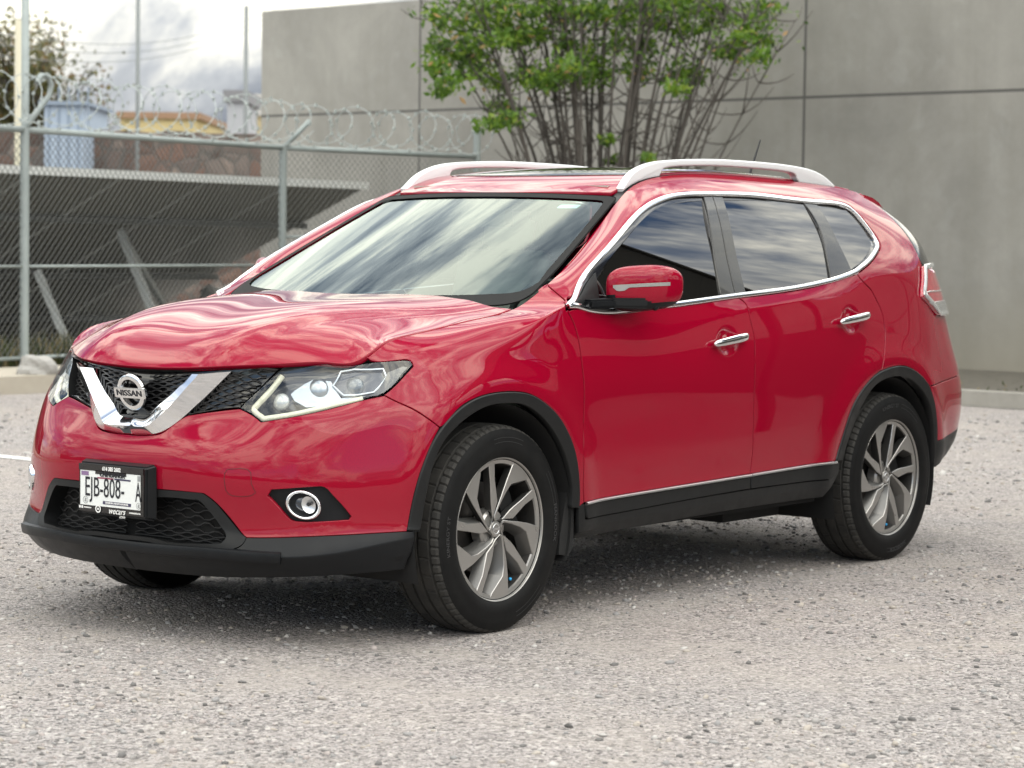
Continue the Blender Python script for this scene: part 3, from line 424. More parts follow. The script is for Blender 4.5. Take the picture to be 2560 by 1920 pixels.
def glassmat(name, tint, f0, rough=.0, col=(1, 1, 1)):
    """clear or tinted pane: see-through plus mirror reflection that grows at grazing angles (Schlick)"""
    m = bpy.data.materials.new(name); m.use_nodes = True; t = m.node_tree; t.nodes.clear()
    o = t.nodes.new('ShaderNodeOutputMaterial'); tr = t.nodes.new('ShaderNodeBsdfTransparent'); tr.inputs[0].default_value = tuple(tint) + (1,)
    g = t.nodes.new('ShaderNodeBsdfGlossy'); g.inputs['Roughness'].default_value = rough; g.inputs['Color'].default_value = tuple(col) + (1,)
    ge = t.nodes.new('ShaderNodeNewGeometry'); dt = t.nodes.new('ShaderNodeVectorMath'); dt.operation = 'DOT_PRODUCT'; t.links.new(ge.outputs['Normal'], dt.inputs[0]); t.links.new(ge.outputs['Incoming'], dt.inputs[1])
    c = mth(t, 'ABSOLUTE', dt.outputs['Value']); c = mth(t, 'SUBTRACT', 1.0, c, True); c = mth(t, 'POWER', c, 5.0); k = mth(t, 'ADD', mth(t, 'MULTIPLY', c, 1.0 - f0), f0, True)
    mx = t.nodes.new('ShaderNodeMixShader'); t.links.new(k, mx.inputs[0]); t.links.new(tr.outputs[0], mx.inputs[1]); t.links.new(g.outputs[0], mx.inputs[2]); t.links.new(mx.outputs[0], o.inputs[0])
    return m
M['windscreen'] = glassmat('windscreen_glass', (.60, .76, .72), .06, .0, (.90, 1.0, .99))
M['tint'] = glassmat('tinted_glass', (.012, .014, .015), .15)
M['clear'] = glassmat('clear_lens', (.93, .95, .95), .045)
M['sunroof'] = glassmat('sunroof_glass', (.02, .022, .025), .06)
# ---------------------------------------------------------------- surface-following panels
class Plan:
    """surface z=f(x,y) seen from above; chart (x,y)"""
    def __init__(s, f): s.f = f
    flip = 1
    def ev(s, uv, off=0.0):
        q = np.atleast_2d(np.asarray(uv, float)); e = 2e-3
        z = s.f(q); dx = (s.f(q + [e, 0]) - s.f(q - [e, 0])) / (2 * e); dy = (s.f(q + [0, e]) - s.f(q - [0, e])) / (2 * e)
        N = np.c_[-dx, -dy, np.ones(len(q))]; N /= np.linalg.norm(N, axis=1, keepdims=True)
        return np.c_[q, z] + N * np.reshape(off, (-1, 1) if np.ndim(off) else (1, 1)), N
class Param:
    """surface (a,b)->xyz given by a function; normals by differences, orientation sign"""
    def __init__(s, f, sign=1): s.f = f; s.flip = sign
    def ev(s, uv, off=0.0):
        q = np.atleast_2d(np.asarray(uv, float)); e = 2e-3
        P = s.f(q); da = s.f(q + [e, 0]) - s.f(q - [e, 0]); db = s.f(q + [0, e]) - s.f(q - [0, e])
        N = np.cross(da, db) * s.flip; N /= np.linalg.norm(N, axis=1, keepdims=True) + 1e-12
        return P + N * np.reshape(off, (-1, 1) if np.ndim(off) else (1, 1)), N
Surf.flip = -1
Surf.dishes = []
_ev0 = Surf.ev
def _ev_dish(s, uv, off=0.0):
    P, N = _ev0(s, uv, 0.0)
    for c, ax, rx, ry, dep in s.dishes:
        def dd(Q):
            a = (Q - c) @ ax[0] / rx; b = (Q - c) @ ax[1] / ry; r = np.sqrt(a * a + b * b)
            return -dep * (1 - sstep(.30, 1.0, r)) * (np.abs((Q - c) @ ax[2]) < .2)
        d = dd(P)
        if not np.any(d): continue
        e = .002; G = np.zeros_like(P)
        for k in range(2): G += ((dd(P + ax[k] * e) - dd(P - ax[k] * e)) / (2 * e))[:, None] * ax[k]
        P = P + N * d[:, None]; N = N - G; N /= np.linalg.norm(N, axis=1, keepdims=True)
    return P + N * np.reshape(off, (-1, 1) if np.ndim(off) else (1, 1)), N
Surf.ev = _ev_dish
def smooth_segs(segs, step=.012, sv=.09, close=True):
    """segments of chart points -> one dense closed polygon"""
    o = []
    for sg in segs:
        p = np.array(sg, float); w = p * [1, sv]
        t = np.r_[0, np.cumsum(np.maximum(np.linalg.norm(np.diff(w, axis=0), axis=1), 1e-5) ** .5 if len(p) > 2 else np.linalg.norm(np.diff(w, axis=0), axis=1))]
        L = np.linalg.norm(np.diff(w, axis=0), axis=1).sum(); n = max(2, int(L / step) + 1)
        q = np.linspace(0, t[-1], n * 6 if len(p) > 2 else n)
        c = nspl(t, p, q) if len(p) > 2 else np.c_[np.interp(q, t, p[:, 0]), np.interp(q, t, p[:, 1])]
        if len(p) > 2:   # resample evenly
            l = np.r_[0, np.cumsum(np.linalg.norm(np.diff(c * [1, sv], axis=0), axis=1))]; qq = np.linspace(0, l[-1], n)
            c = np.c_[np.interp(qq, l, c[:, 0]), np.interp(qq, l, c[:, 1])]
        o.append(c)
    P = np.vstack(o); e_ = np.linalg.norm((P[0] - P[-1]) * [1, sv])
    if close and e_ > 1.6 * step: P = np.vstack([P, P[-1] + (P[0] - P[-1]) * np.linspace(0, 1, int(e_ / step) + 2)[1:-1, None]])
    keep = [0]
    for i in range(1, len(P)):
        if np.linalg.norm((P[i] - P[keep[-1]]) * [1, sv]) > .0025: keep.append(i)
    while close and np.linalg.norm((P[keep[-1]] - P[keep[0]]) * [1, sv]) < .0025: keep.pop()
    return P[keep]
def area2(p): return .5 * np.sum(p[:, 0] * np.roll(p[:, 1], -1) - np.roll(p[:, 0], -1) * p[:, 1])
def inpoly(q, p):
    x, y = q[:, 0], q[:, 1]; r = np.zeros(len(q), bool); j = len(p) - 1
    for i in range(len(p)):
        xi, yi = p[i]; xj, yj = p[j]
        c = ((yi > y) != (yj > y)); d = (yj - yi) if yj != yi else 1e-12
        r ^= c & (x < (xj - xi) * (y - yi) / d + xi); j = i
    return r
def polydist(q, p, sv):
    a = p * [1, sv]; b = np.roll(a, -1, axis=0); qq = q * [1, sv]; d = np.full(len(q), 9.)
    for i in range(len(a)):
        ab = b[i] - a[i]; t = np.clip(((qq - a[i]) @ ab) / (ab @ ab + 1e-12), 0, 1); d = np.minimum(d, np.linalg.norm(qq - a[i] - t[:, None] * ab, axis=1))
    return d
def inset_uv(S, p, dist):
    """move closed CCW chart loop inwards by dist metres on the surface"""
    P, N = S.ev(p); T = np.roll(P, -1, axis=0) - np.roll(P, 1, axis=0); T /= np.linalg.norm(T, axis=1, keepdims=True) + 1e-12
    I = np.cross(N, T) * S.flip
    e = np.array([[.003, 0], [0, .03 if isinstance(S, Surf) else .003]])
    Ju = (S.ev(p + e[0])[0] - S.ev(p - e[0])[0]) / (2 * e[0, 0]); Jv = (S.ev(p + e[1])[0] - S.ev(p - e[1])[0]) / (2 * e[1, 1])
    a = (Ju * Ju).sum(1); b = (Ju * Jv).sum(1); c = (Jv * Jv).sum(1); r1 = (Ju * I).sum(1) * dist; r2 = (Jv * I).sum(1) * dist
    D = a * c - b * b + 1e-9
    return p + np.clip(np.c_[(r1 * c - r2 * b) / D, (a * r2 - b * r1) / D], [-.02, -.25], [.02, .25]), I
def fill(S, name, segs, m, parent, off=0.0, thick=.012, gap=.0029, bevel=.0016, side=-1, res=.022, sv=None, extra=None, holes=(), step=.012, flatten=False, both=False):
    """panel cut from surface S by an outline: skin + rolled rim; side=-1 left, 1 right. both: mirror-merge the half"""
    if sv is None: sv = .09 if isinstance(S, Surf) else 1.0
    p = smooth_segs(segs, step, sv) if not isinstance(segs, np.ndarray) else segs
    if area2(p) < 0: p = p[::-1]
    pin, I = inset_uv(S, p, gap + bevel)
    cen_ = (np.abs(S.ev(p)[0][:, 1]) < 1e-4) if both else np.zeros(len(p), bool)
    pin[cen_, 0] = p[cen_, 0]
    hl = []
    for h in holes:
        hp = smooth_segs(h, step, sv)
        if area2(hp) < 0: hp = hp[::-1]
        hl.append(hp)
    lo, hi = p.min(0), p.max(0)
    us = np.arange(lo[0] + res * .6, hi[0], res)
    if isinstance(S, Surf):
        vs = S.vs[(S.vs > lo[1] + .03) & (S.vs < hi[1] - .03)]; vs = vs[::2]
    else: vs = np.arange(lo[1] + res * .6, hi[1], res)
    g = np.array([(u + (j % 2) * res * .5, v) for j, v in enumerate(vs) for u in us]) if len(us) and len(vs) else np.zeros((0, 2))
    if extra is not None and len(extra):
        g = np.vstack([g, extra]) if len(g) else np.asarray(extra)
    if len(g):
        g = g[inpoly(g, pin)]
        if len(g): g = g[polydist(g, pin, sv) > .007]
        for hp in hl:
            if len(g): g = g[~inpoly(g, hp)]
            if len(g): g = g[polydist(g, hp, sv) > .006]
    Q = np.vstack([pin] + hl + [g]) if len(g) else np.vstack([pin] + hl)
    n = len(pin); edges = []; b = n
    for hp in hl:
        k = len(hp); edges += [(b + i, b + (i + 1) % k) for i in range(k)]; b += k
    vv, _, ff, _, _, _ = delaunay_2d_cdt([Vector((float(a), float(c * sv))) for a, c in Q], edges, [list(range(n))], 1, 1e-7)
    Q2 = np.array([(v.x, v.y / sv) for v in vv])
    ff = [tuple(f) for f in ff]
    if hl:
        cen = np.array([Q2[list(f)].mean(0) for f in ff]); keep = np.ones(len(ff), bool)
        for hp in hl: keep &= ~inpoly(cen, hp)
        ff = [f for f, k in zip(ff, keep) if k]
    P, N = S.ev(Q2, off)
    V = [P]; NN = [N]; F = list(ff); base = len(P)
    # rims
    def rim(loop_uv, loop_idx, sign):
        nonlocal base
        Pl, Nl = S.ev(loop_uv, off); T = np.roll(Pl, -1, axis=0) - np.roll(Pl, 1, axis=0); T /= np.linalg.norm(T, axis=1, keepdims=True) + 1e-12
        Out = -np.cross(Nl, T) * S.flip * sign
        k = len(Pl)
        r1 = Pl - Nl * bevel * .8 + (Out * bevel if sign > 0 else Out * bevel); r2 = Pl - Nl * thick + Out * bevel
        n1 = Nl * .55 + Out * .83; n2 = Out
        V.append(r1); NN.append(n1); V.append(r2); NN.append(n2)
        a = loop_idx; b1 = base; b2 = base + k
        for i in range(k):
            j = (i + 1) % k
            if sign > 0 and cen_[i] and cen_[j]: continue
            if sign > 0: F.append((a[j], a[i], b1 + i, b1 + j)); F.append((b1 + j, b1 + i, b2 + i, b2 + j))
            else: F.append((a[i], a[j], b1 + j, b1 + i)); F.append((b1 + i, b1 + j, b2 + j, b2 + i))
        base += 2 * k
    if thick > 0:
        # boundary vertex indices: nearest output verts
        def idx(loop):
            L = np.array([((Q2 - q) * [1, sv]) for q in loop]); return (L ** 2).sum(2).argmin(1)
        rim(pin, idx(pin), 1)
        for hp in hl: rim(hp, idx(hp), -1)
    V = np.vstack(V); NN = np.vstack(NN); NN /= np.linalg.norm(NN, axis=1, keepdims=True) + 1e-12
    if S.flip < 0: F = [f[::-1] for f in F]
    if both:
        cz_ = np.abs(V[:, 1]) < 2e-4; NN[cz_, 1] = 0; V[cz_, 1] = -.0004
        V2 = V * [1, -1, 1]; N2 = NN * [1, -1, 1]; k = len(V); F2 = [tuple(i + k for i in f[::-1]) for f in F]
        V = np.vstack([V, V2]); NN = np.vstack([NN, N2]); F = F + F2
    elif side < 0 and isinstance(S, Surf) or (side < 0 and getattr(S, 'half', False)):
        V = V * [1, -1, 1]; NN = NN * [1, -1, 1]; F = [f[::-1] for f in F]
    return mesh(name, V, F, m, parent, normals=NN)
def ribbon(S, name, segs, m, parent, w=.02, h=.006, side=-1, closed=False, off=0.0, step=.012, both=False, prof=None):
    """raised strip following a chart line"""
    sv = .09 if isinstance(S, Surf) else 1.0
    p = smooth_segs(segs, step, sv, closed)
    P, N = S.ev(p, off); n = len(P)
    if closed: T = np.roll(P, -1, axis=0) - np.roll(P, 1, axis=0)
    else: T = np.gradient(P, axis=0)
    if both: T[0] = (0, 1, 0); N[0, 1] = 0
    T /= np.linalg.norm(T, axis=1, keepdims=True) + 1e-12; B = np.cross(N, T)
    prof = prof or [(-.5, -.3), (-.46, .6), (-.25, 1), (.25, 1), (.46, .6), (.5, -.3)]
    V = np.array([P + B * (a * w) + N * (b * h) for a, b in prof]); k = len(prof)  # k,n,3
    V = V.transpose(1, 0, 2).reshape(-1, 3); F = []
    for i in range(n if closed else n - 1):
        j = (i + 1) % n
        for q in range(k - 1): F.append((i * k + q, i * k + q + 1, j * k + q + 1, j * k + q))
    if not closed: F += ([] if both else [tuple(range(k))]) + [tuple(range((n - 1) * k, n * k))[::-1]]
    if both:
        V2 = V * [1, -1, 1]; F = F + [tuple(i + len(V) for i in f[::-1]) for f in F]; V = np.vstack([V, V2])
    elif side < 0 and isinstance(S, Surf): V = V * [1, -1, 1]; F = [f[::-1] for f in F]
    o = mesh(name, V, F, m, parent, smooth=True, angle=R_(50))
    bm = bmesh.new(); bm.from_mesh(o.data); bmesh.ops.recalc_face_normals(bm, faces=bm.faces); bm.to_mesh(o.data); bm.free()
    return o
def text_mesh(body, size, shear=0, ext=.0006, sx=1.0, bold=0.0):
    """flat lettering as raw mesh data in its own xy plane, centred"""
    c = bpy.data.curves.new('lettering', 'FONT'); c.body = body; c.size = size; c.shear = shear; c.extrude = ext; c.align_x = 'CENTER'; c.align_y = 'CENTER'; c.offset = bold; c.resolution_u = 3
    o = bpy.data.objects.new('lettering', c); COL.objects.link(o)
    me = bpy.data.meshes.new_from_object(o); V = [(v.co.x * sx, v.co.y, v.co.z) for v in me.vertices]; F = [tuple(p.vertices) for p in me.polygons]
    bpy.data.objects.remove(o); bpy.data.meshes.remove(me); bpy.data.curves.remove(c)
    return V, F

# ================================================================ ground and surroundings
def px(x, y, D):
    """point on the sight line of a photo position at a given depth (used once to lay out the yard)"""
    m = cam.matrix_world.to_3x3(); d = m @ Vector(((x - 1280) / 6258, (960 - y) / 6258, -1)); return Vector(CAM) + d * D
# ---- gravel yard
m = M['ground'] = mat('gravel_ground', (.3, .29, .27), .95); t = m.node_tree; v = coords(m)
def vor(scale, outp='Color', feat='F1', rnd=1.0, vec=None):
    n = t.nodes.new('ShaderNodeTexVoronoi'); n.feature = feat; n.inputs['Scale'].default_value = scale; n.inputs['Randomness'].default_value = rnd; t.links.new(vec if vec is not None else v, n.inputs['Vector']); return n.outputs[outp]
big = noise(m, .55, 4, .6, .3, v); mid = noise(m, 2.6, 6, .65, .5, v); fine_ = noise(m, 60, 6, .75, 0, v)
def sepr(c):
    s = t.nodes.new('ShaderNodeSeparateColor'); t.links.new(c, s.inputs[0]); return s.outputs
stone = ramp(t, sepr(vor(75))[0], [(0, (.085, .08, .077, 1)), (.25, (.20, .187, .177, 1)), (.55, (.315, .288, .27, 1)), (.8, (.39, .362, .347, 1)), (1, (.50, .468, .44, 1))])
stone2 = ramp(t, sepr(vor(150))[1], [(0, (.11, .103, .10, 1)), (.35, (.265, .245, .235, 1)), (.7, (.36, .335, .32, 1)), (1, (.45, .418, .40, 1))])
st_ = mixc(m, ramp(t, sepr(vor(75))[2], [(.45, (0, 0, 0, 1)), (.5, (1, 1, 1, 1))]), stone, stone2)
tintn = mixc(m, big, (.96, .99, 1.02, 1), (1.05, .985, .96, 1)); st_ = mixc(m, 1.0, st_, tintn, 'MULTIPLY')
dust = mixc(m, fine_, (.225, .203, .182, 1), (.40, .365, .325, 1))
dm = mixc(m, .6, big, mid); dmask = ramp(t, dm, [(.46, (0, 0, 0, 1)), (.66, (.70, .70, .70, 1))])
setin(m, 'Base Color', mixc(m, dmask, st_, dust))
h1 = vor(75, 'Distance'); h2 = vor(150, 'Distance'); hh = mth(t, 'MULTIPLY', h1, -1.0); hh = mth(t, 'ADD', hh, mth(t, 'MULTIPLY', h2, -.5)); hh = mth(t, 'ADD', hh, mth(t, 'MULTIPLY', fine_, .5))
inv = mth(t, 'SUBTRACT', 1.0, mth(t, 'MULTIPLY', dmask, .7)); hh = mth(t, 'MULTIPLY', hh, inv)
bump(m, hh, .9, .012)
mb = MB(); n = 60
# one sheet with a gentle unevenness near the car, flat under the tyres
xs = np.concatenate([[-400, -60, -20], np.linspace(-9, 14, 140), [20, 40, 90, 400]]); ys = np.concatenate([[-400, -60, -20], np.linspace(-9, 12, 130), [20, 40, 90, 400]])
gx, gy = np.meshgrid(xs, ys, indexing='ij')
gz = .006 * np.sin(gx * 2.3 + 1.1 * gy) + .005 * np.sin(gy * 3.1 - .7 * gx + 1.3) + .004 * np.sin(5.3 * gx + 2.9 * gy) - .004
for wx in (0, 2.705):
    for wy in (-.79, .79): gz *= 1 - np.exp(-((gx - wx) ** 2 + (gy - wy) ** 2) / .12)
def gz_at(x, y):
    z = .006 * np.sin(x * 2.3 + 1.1 * y) + .005 * np.sin(y * 3.1 - .7 * x + 1.3) + .004 * np.sin(5.3 * x + 2.9 * y) - .004
    for wx in (0, 2.705):
        for wy in (-.79, .79): z = z * (1 - np.exp(-((x - wx) ** 2 + (y - wy) ** 2) / .12))
    return z
V = np.c_[gx.ravel(), gy.ravel(), gz.ravel()]; ny = len(ys); F = [(i * ny + j, (i + 1) * ny + j, (i + 1) * ny + j + 1, i * ny + j + 1) for i in range(len(xs) - 1) for j in range(ny - 1)]
g = mesh('ground', V, F, m, smooth=True); tag(g, kind='structure')
# loose stones lying on the yard
def stones(n, xr, yr, sz, name, cols, seed):
    r = np.random.default_rng(seed); ph = (1 + 5 ** .5) / 2
    base = np.array([(-1, ph, 0), (1, ph, 0), (-1, -ph, 0), (1, -ph, 0), (0, -1, ph), (0, 1, ph), (0, -1, -ph), (0, 1, -ph), (ph, 0, -1), (ph, 0, 1), (-ph, 0, -1), (-ph, 0, 1)]) / 1.9
    tri = np.array([(0, 11, 5), (0, 5, 1), (0, 1, 7), (0, 7, 10), (0, 10, 11), (1, 5, 9), (5, 11, 4), (11, 10, 2), (10, 7, 6), (7, 1, 8), (3, 9, 4), (3, 4, 2), (3, 2, 6), (3, 6, 8), (3, 8, 9), (4, 9, 5), (2, 4, 11), (6, 2, 10), (8, 6, 7), (9, 8, 1)])
    x = r.uniform(*xr, n); y = r.uniform(*yr, n)
    keep = np.ones(n, bool)
    for wx in (0, 2.705):
        for wy in (-.79, .79): keep &= ~((np.abs(x - wx) < .15) & (np.abs(y - wy) < .11))
    # thinner on the dusty tracks
    dn = np.sin(x * 1.3 + .8 * y) + np.sin(y * 2.1 - .5 * x + 2) + .6 * np.sin(4.1 * x - 2.3 * y)
    keep &= r.uniform(0, 1, n) < np.clip(.55 + .33 * dn, .05, 1)
    x, y = x[keep], y[keep]; n = len(x)
    s = sz[0] * (sz[1] / sz[0]) ** (r.uniform(0, 1, n) ** 2.6)
    B = base[None] * (1 + r.uniform(-.32, .32, (n, 12, 1))) * np.stack([r.uniform(.8, 1.35, n), r.uniform(.7, 1.15, n), r.uniform(.40, .85, n)], 1)[:, None]
    a = r.uniform(0, 6.283, n); ca, sa = np.cos(a)[:, None], np.sin(a)[:, None]
    X = B[..., 0] * ca - B[..., 1] * sa; Y = B[..., 0] * sa + B[..., 1] * ca; tl = r.normal(0, .25, n)[:, None]; Z = B[..., 2] + X * tl
    V = np.stack([X * s[:, None] + x[:, None], Y * s[:, None] + y[:, None], Z * s[:, None] + (gz_at(x, y) + s * .12)[:, None]], 2).reshape(-1, 3)
    T = (tri[None] + (np.arange(n) * 12)[:, None, None]).reshape(-1, 3)
    me = bpy.data.meshes.new(name); me.vertices.add(len(V)); me.vertices.foreach_set('co', V.ravel().astype(np.float32)); me.loops.add(T.size); me.loops.foreach_set('vertex_index', T.ravel().astype(np.int32))
    me.polygons.add(len(T)); me.polygons.foreach_set('loop_start', np.arange(0, T.size, 3, dtype=np.int32)); me.polygons.foreach_set('loop_total', np.full(len(T), 3, dtype=np.int32)); me.update()
    o = link(name, me, cols); me.polygons.foreach_set('material_index', np.repeat(r.integers(0, len(cols), n), 20).astype(np.int32)); return o
SCOL = [mat('stone_%s' % k, c, .9) for k, c in (('pale', (.42, .40, .38)), ('pink', (.33, .292, .275)), ('mid', (.29, .275, .262)), ('dark', (.13, .124, .12)), ('warm', (.35, .315, .275)), ('grey', (.25, .243, .238)))]
g = stones(78000, (-4.9, 4.5), (-4.9, 3.4), (.0028, .0140), 'gravel', SCOL, 3); tag(g, kind='stuff')
g = stones(16000, (2.5, 11.5), (-3.5, 9.8), (.006, .022), 'far_gravel', SCOL, 4); tag(g, kind='stuff')
# ---- concrete wall across the end of the yard
def wx_at(y): return 15.355 + .0785 * (y - 5.104)
m = M['concrete'] = mat('concrete', (.3, .29, .27), .92); t = m.node_tree; v = coords(m)
f1 = noise(m, .7, 8, .62, .4, v); f2 = noise(m, 7, 8, .7, 0, v); f3 = noise(m, 1.0, 6, .6, .2, coords(m, (.6, 1.6, .12)))
f1c = ramp(t, f1, [(.32, (0, 0, 0, 1)), (.68, (1, 1, 1, 1))]); c = mixc(m, f1c, (.205, .197, .178, 1), (.385, .37, .335, 1)); f5 = ramp(t, noise(m, 2.4, 7, .62, .6, v), [(.56, (0, 0, 0, 1)), (.70, (1, 1, 1, 1))]); c = mixc(m, mth(t, 'MULTIPLY', f5, .30), c, (.43, .43, .405, 1)); f4 = ramp(t, f3, [(.42, (0, 0, 0, 1)), (.66, (1, 1, 1, 1))]); c = mixc(m, mth(t, 'MULTIPLY', f4, .55), c, (.185, .177, .150, 1)); c = mixc(m, .35, c, mixc(m, f2, (.22, .212, .192, 1), (.385, .372, .34, 1)))
s_ = t.nodes.new('ShaderNodeSeparateXYZ'); t.links.new(coords(m), s_.inputs[0])
def jline(sock, at, w):
    d = mth(t, 'ABSOLUTE', mth(t, 'SUBTRACT', sock, at)); return mth(t, 'LESS_THAN', d, w)
jm = jline(s_.outputs[2], 2.855, .015)
for yj in (12.96, 7.41, 1.86, -3.69): jm = mth(t, 'MAXIMUM', jm, jline(s_.outputs[1], yj, .016))
c = mixc(m, ramp(t, s_.outputs[2], [(0, (1, 1, 1, 1)), (1, (0, 0, 0, 1))]), c, mixc(m, f1, (.225, .208, .168, 1), (.31, .285, .23, 1)))
c = mixc(m, jm, c, (.10, .097, .09, 1)); setin(m, 'Base Color', c)
bump(m, mth(t, 'SUBTRACT', mth(t, 'MULTIPLY', f2, .25), jm), .5, .02)
y0, y1 = -14.0, 15.737; mb = MB(); a, b = wx_at(y0), wx_at(y1)
mb.add([(a, y0, 0), (b, y1, 0), (b + .35, y1, 0), (a + .35, y0, 0), (a, y0, 4.16), (b, y1, 4.16), (b + .35, y1, 4.16), (a + .35, y0, 4.16)], [(0, 1, 5, 4), (1, 2, 6, 5), (2, 3, 7, 6), (3, 0, 4, 7), (4, 5, 6, 7), (0, 3, 2, 1)])
tag(mb.build('concrete_wall', m), 'tall grey concrete panel wall standing behind the car and the bush', 'wall')
# ---- kerbs, strip by the wall, footpath by the fence, painted line
mk = mat('kerb_concrete', (.36, .345, .31), .9); v = coords(mk); setin(mk, 'Base Color', mixc(mk, noise(mk, 5, 8, .7, 0, v), (.17, .16, .14, 1), (.34, .325, .29, 1)))
ms = mat('soil', (.06, .055, .045), .95); v = coords(ms); setin(ms, 'Base Color', mixc(ms, noise(ms, 9, 8, .75, 0, v), (.022, .021, .016, 1), (.14, .125, .10, 1)))
def kx(y): return 12.25 + .0785 * (y - 3.5)
mb = MB(); mb.add([(kx(-12), -12, 0), (kx(10.1), 10.1, 0), (kx(10.1) + .2, 10.1, 0), (kx(-12) + .2, -12, 0), (kx(-12) + .02, -12, .13), (kx(10.1) + .02, 10.1, .13), (kx(10.1) + .2, 10.1, .13), (kx(-12) + .2, -12, .13)], [(0, 1, 5, 4), (1, 2, 6, 5), (2, 3, 7, 6), (3, 0, 4, 7), (4, 5, 6, 7)])
tag(mb.build('kerb', mk), kind='structure')
mb = MB(); mb.add([(kx(-12) + .2, -12, .09), (wx_at(-12), -12, .14), (wx_at(11.5), 11.5, .14), (kx(10.1) + .2, 10.1, .09)], [(0, 1, 2, 3)]); tag(mb.build('planting_strip', ms), kind='structure')
mp = mat('path_concrete', (.40, .36, .29), .9); v = coords(mp); setin(mp, 'Base Color', mixc(mp, noise(mp, 3, 8, .7, 0, v), (.30, .265, .21, 1), (.47, .43, .36, 1)))
mb = MB(); mb.box((3.4, 10.55, .075), (18.2, 1.15, .15)); tag(mb.build('footpath', mp), kind='structure')
mb = MB(); mb.box((4.0, 13.4, .06), (24, 4.55, .12)); tag(mb.build('earth_bank', ms), kind='structure')
mb = MB(); mb.add([(3.12, 4.4, .006), (3.24, 4.4, .006), (3.50, 9.6, .006), (3.38, 9.6, .006)], [(0, 1, 2, 3)]); tag(mb.build('painted_line', mat('line_paint', (.62, .62, .60), .8)), kind='structure')
# ---- chain link fence with razor wire
mz = mat('galvanised', (.38, .42, .41), .6, .3); v = coords(mz); setin(mz, 'Base Color', mixc(mz, noise(mz, 6, 6, .6, 0, v), (.22, .25, .245, 1), (.37, .41, .40, 1)))
mw = mat('fence_wire', (.13, .135, .13), .5, .5)
mrz = mat('razor_steel', (.42, .46, .45), .45, .5)
A = Vector((8.40, 11.22, 0)); B = Vector((12.53, 11.92, 0)); Cc = Vector((15.40, 11.62, 0)); L0 = A + (A - B) * 1.5; GR = .16
fence = empty('chain_link_fence', tuple(A)); tag(fence, 'galvanised chain link fence with a coil of razor wire along its top rail', 'fence')
fence_off = -A
def fb(mb, name, m, **k):
    o = mb.build(name, m, fence, **k); o.location = fence_off; return o
for p, top in ((A, 2.30), (B, 2.30), (Cc, 2.62), (L0, 2.3)):
    mb = MB(); mb.tube([p + Vector((0, 0, GR)), p + Vector((0, 0, top))], .042, 12); fb(mb, 'post', mz, smooth=True, angle=R_(40))
for p, q in ((L0, A), (A, B), (B, Cc)):
    for z, r in ((2.28, .030), (1.05, .013), (.22, .018)):
        if z == 1.05 and p is B: z = 1.35
        mb = MB(); mb.tube([p + Vector((0, 0, z)), q + Vector((0, 0, z))], r, 8); fb(mb, 'rail', mz, smooth=True)
d = (B - A).normalized(); nrm = Vector((d.y, -d.x, 0))
for p in (A, B):
    mb = MB()
    if p is A: pts = [p + Vector((0, 0, 2.28)), p + d * .17 + nrm * .05 + Vector((0, 0, 2.50)), p + d * .235 + nrm * .09 + Vector((0, 0, 2.60)), p + d * .25 + nrm * .10 + Vector((0, 0, 2.70)), p + d * .20 + nrm * .10 + Vector((0, 0, 2.77)), p + d * .10 + nrm * .10 + Vector((0, 0, 2.77)), p + d * .05 + nrm * .1 + Vector((0, 0, 2.70))]
    else: pts = [p + Vector((0, 0, 2.28)), p + d * .10 + nrm * .10 + Vector((0, 0, 2.42)), p + d * .20 + nrm * .2 + Vector((0, 0, 2.57))]
    mb.tube(pts, .026, 8); fb(mb, 'arm', mz, smooth=True)
mb = MB(); mb.bar(B + Vector((.0, 0, 1.30)), B + d * .35 + Vector((0, 0, .2)), .03); fb(mb, 'brace', mz)
for p, q in ((L0, A), (A, B), (B, Cc)):
    # mesh: two families of slanting wires woven from rail to rail
    mb = MB(); dd = q - p; Lh = dd.length; dd.normalize(); H = 2.02; z0 = .22; sp_ = .078
    for fam in (1, -1):
        k = -H
        while k < Lh + H:
            a0, a1 = k, k + fam * H; s0, s1 = 0.0, 1.0
            lo, hi = min(a0, a1), max(a0, a1)
            if hi > 0 and lo < Lh:
                def at(s): return p + dd * (a0 + (a1 - a0) * s) + Vector((0, 0, z0 + H * s))
                if a0 != a1:
                    sa, sb = (0 - a0) / (a1 - a0), (Lh - a0) / (a1 - a0); s0, s1 = max(0, min(sa, sb)), min(1, max(sa, sb))
                if s1 > s0: mb.bar(at(s0), at(s1), .0042)
            k += sp_
    fb(mb, 'wire_mesh', mw)
    # razor coil
    mb = MB(); pts = []; turns = Lh / .30; nt_ = int(turns * 18); nv = Vector((dd.y, -dd.x, 0)); blades = MB()
    rr = .225 if p is not B else .205; r5 = random.Random(5)
    for i in range(nt_ + 1):
        q_ = 2 * math.pi * i / 18; s = Lh * i / nt_; w_ = 1 + .10 * math.sin(q_ * .37)
        c0 = p + dd * (s + .09 * math.sin(q_ * .5) + .10 * math.cos(q_)) + nv * (.10 + rr * w_ * math.cos(q_)) + Vector((0, 0, 2.32 + rr + rr * w_ * math.sin(q_)))
        pts.append(c0)
        if i % 2 == 0: blades.box(c0, (.024, .010, .038), Matrix.Rotation(r5.uniform(0, 3), 3, 'Y'))
    mb.tube(pts, .0042, 5); mb.add(blades.V, blades.F); fb(mb, 'razor_coil', mrz)
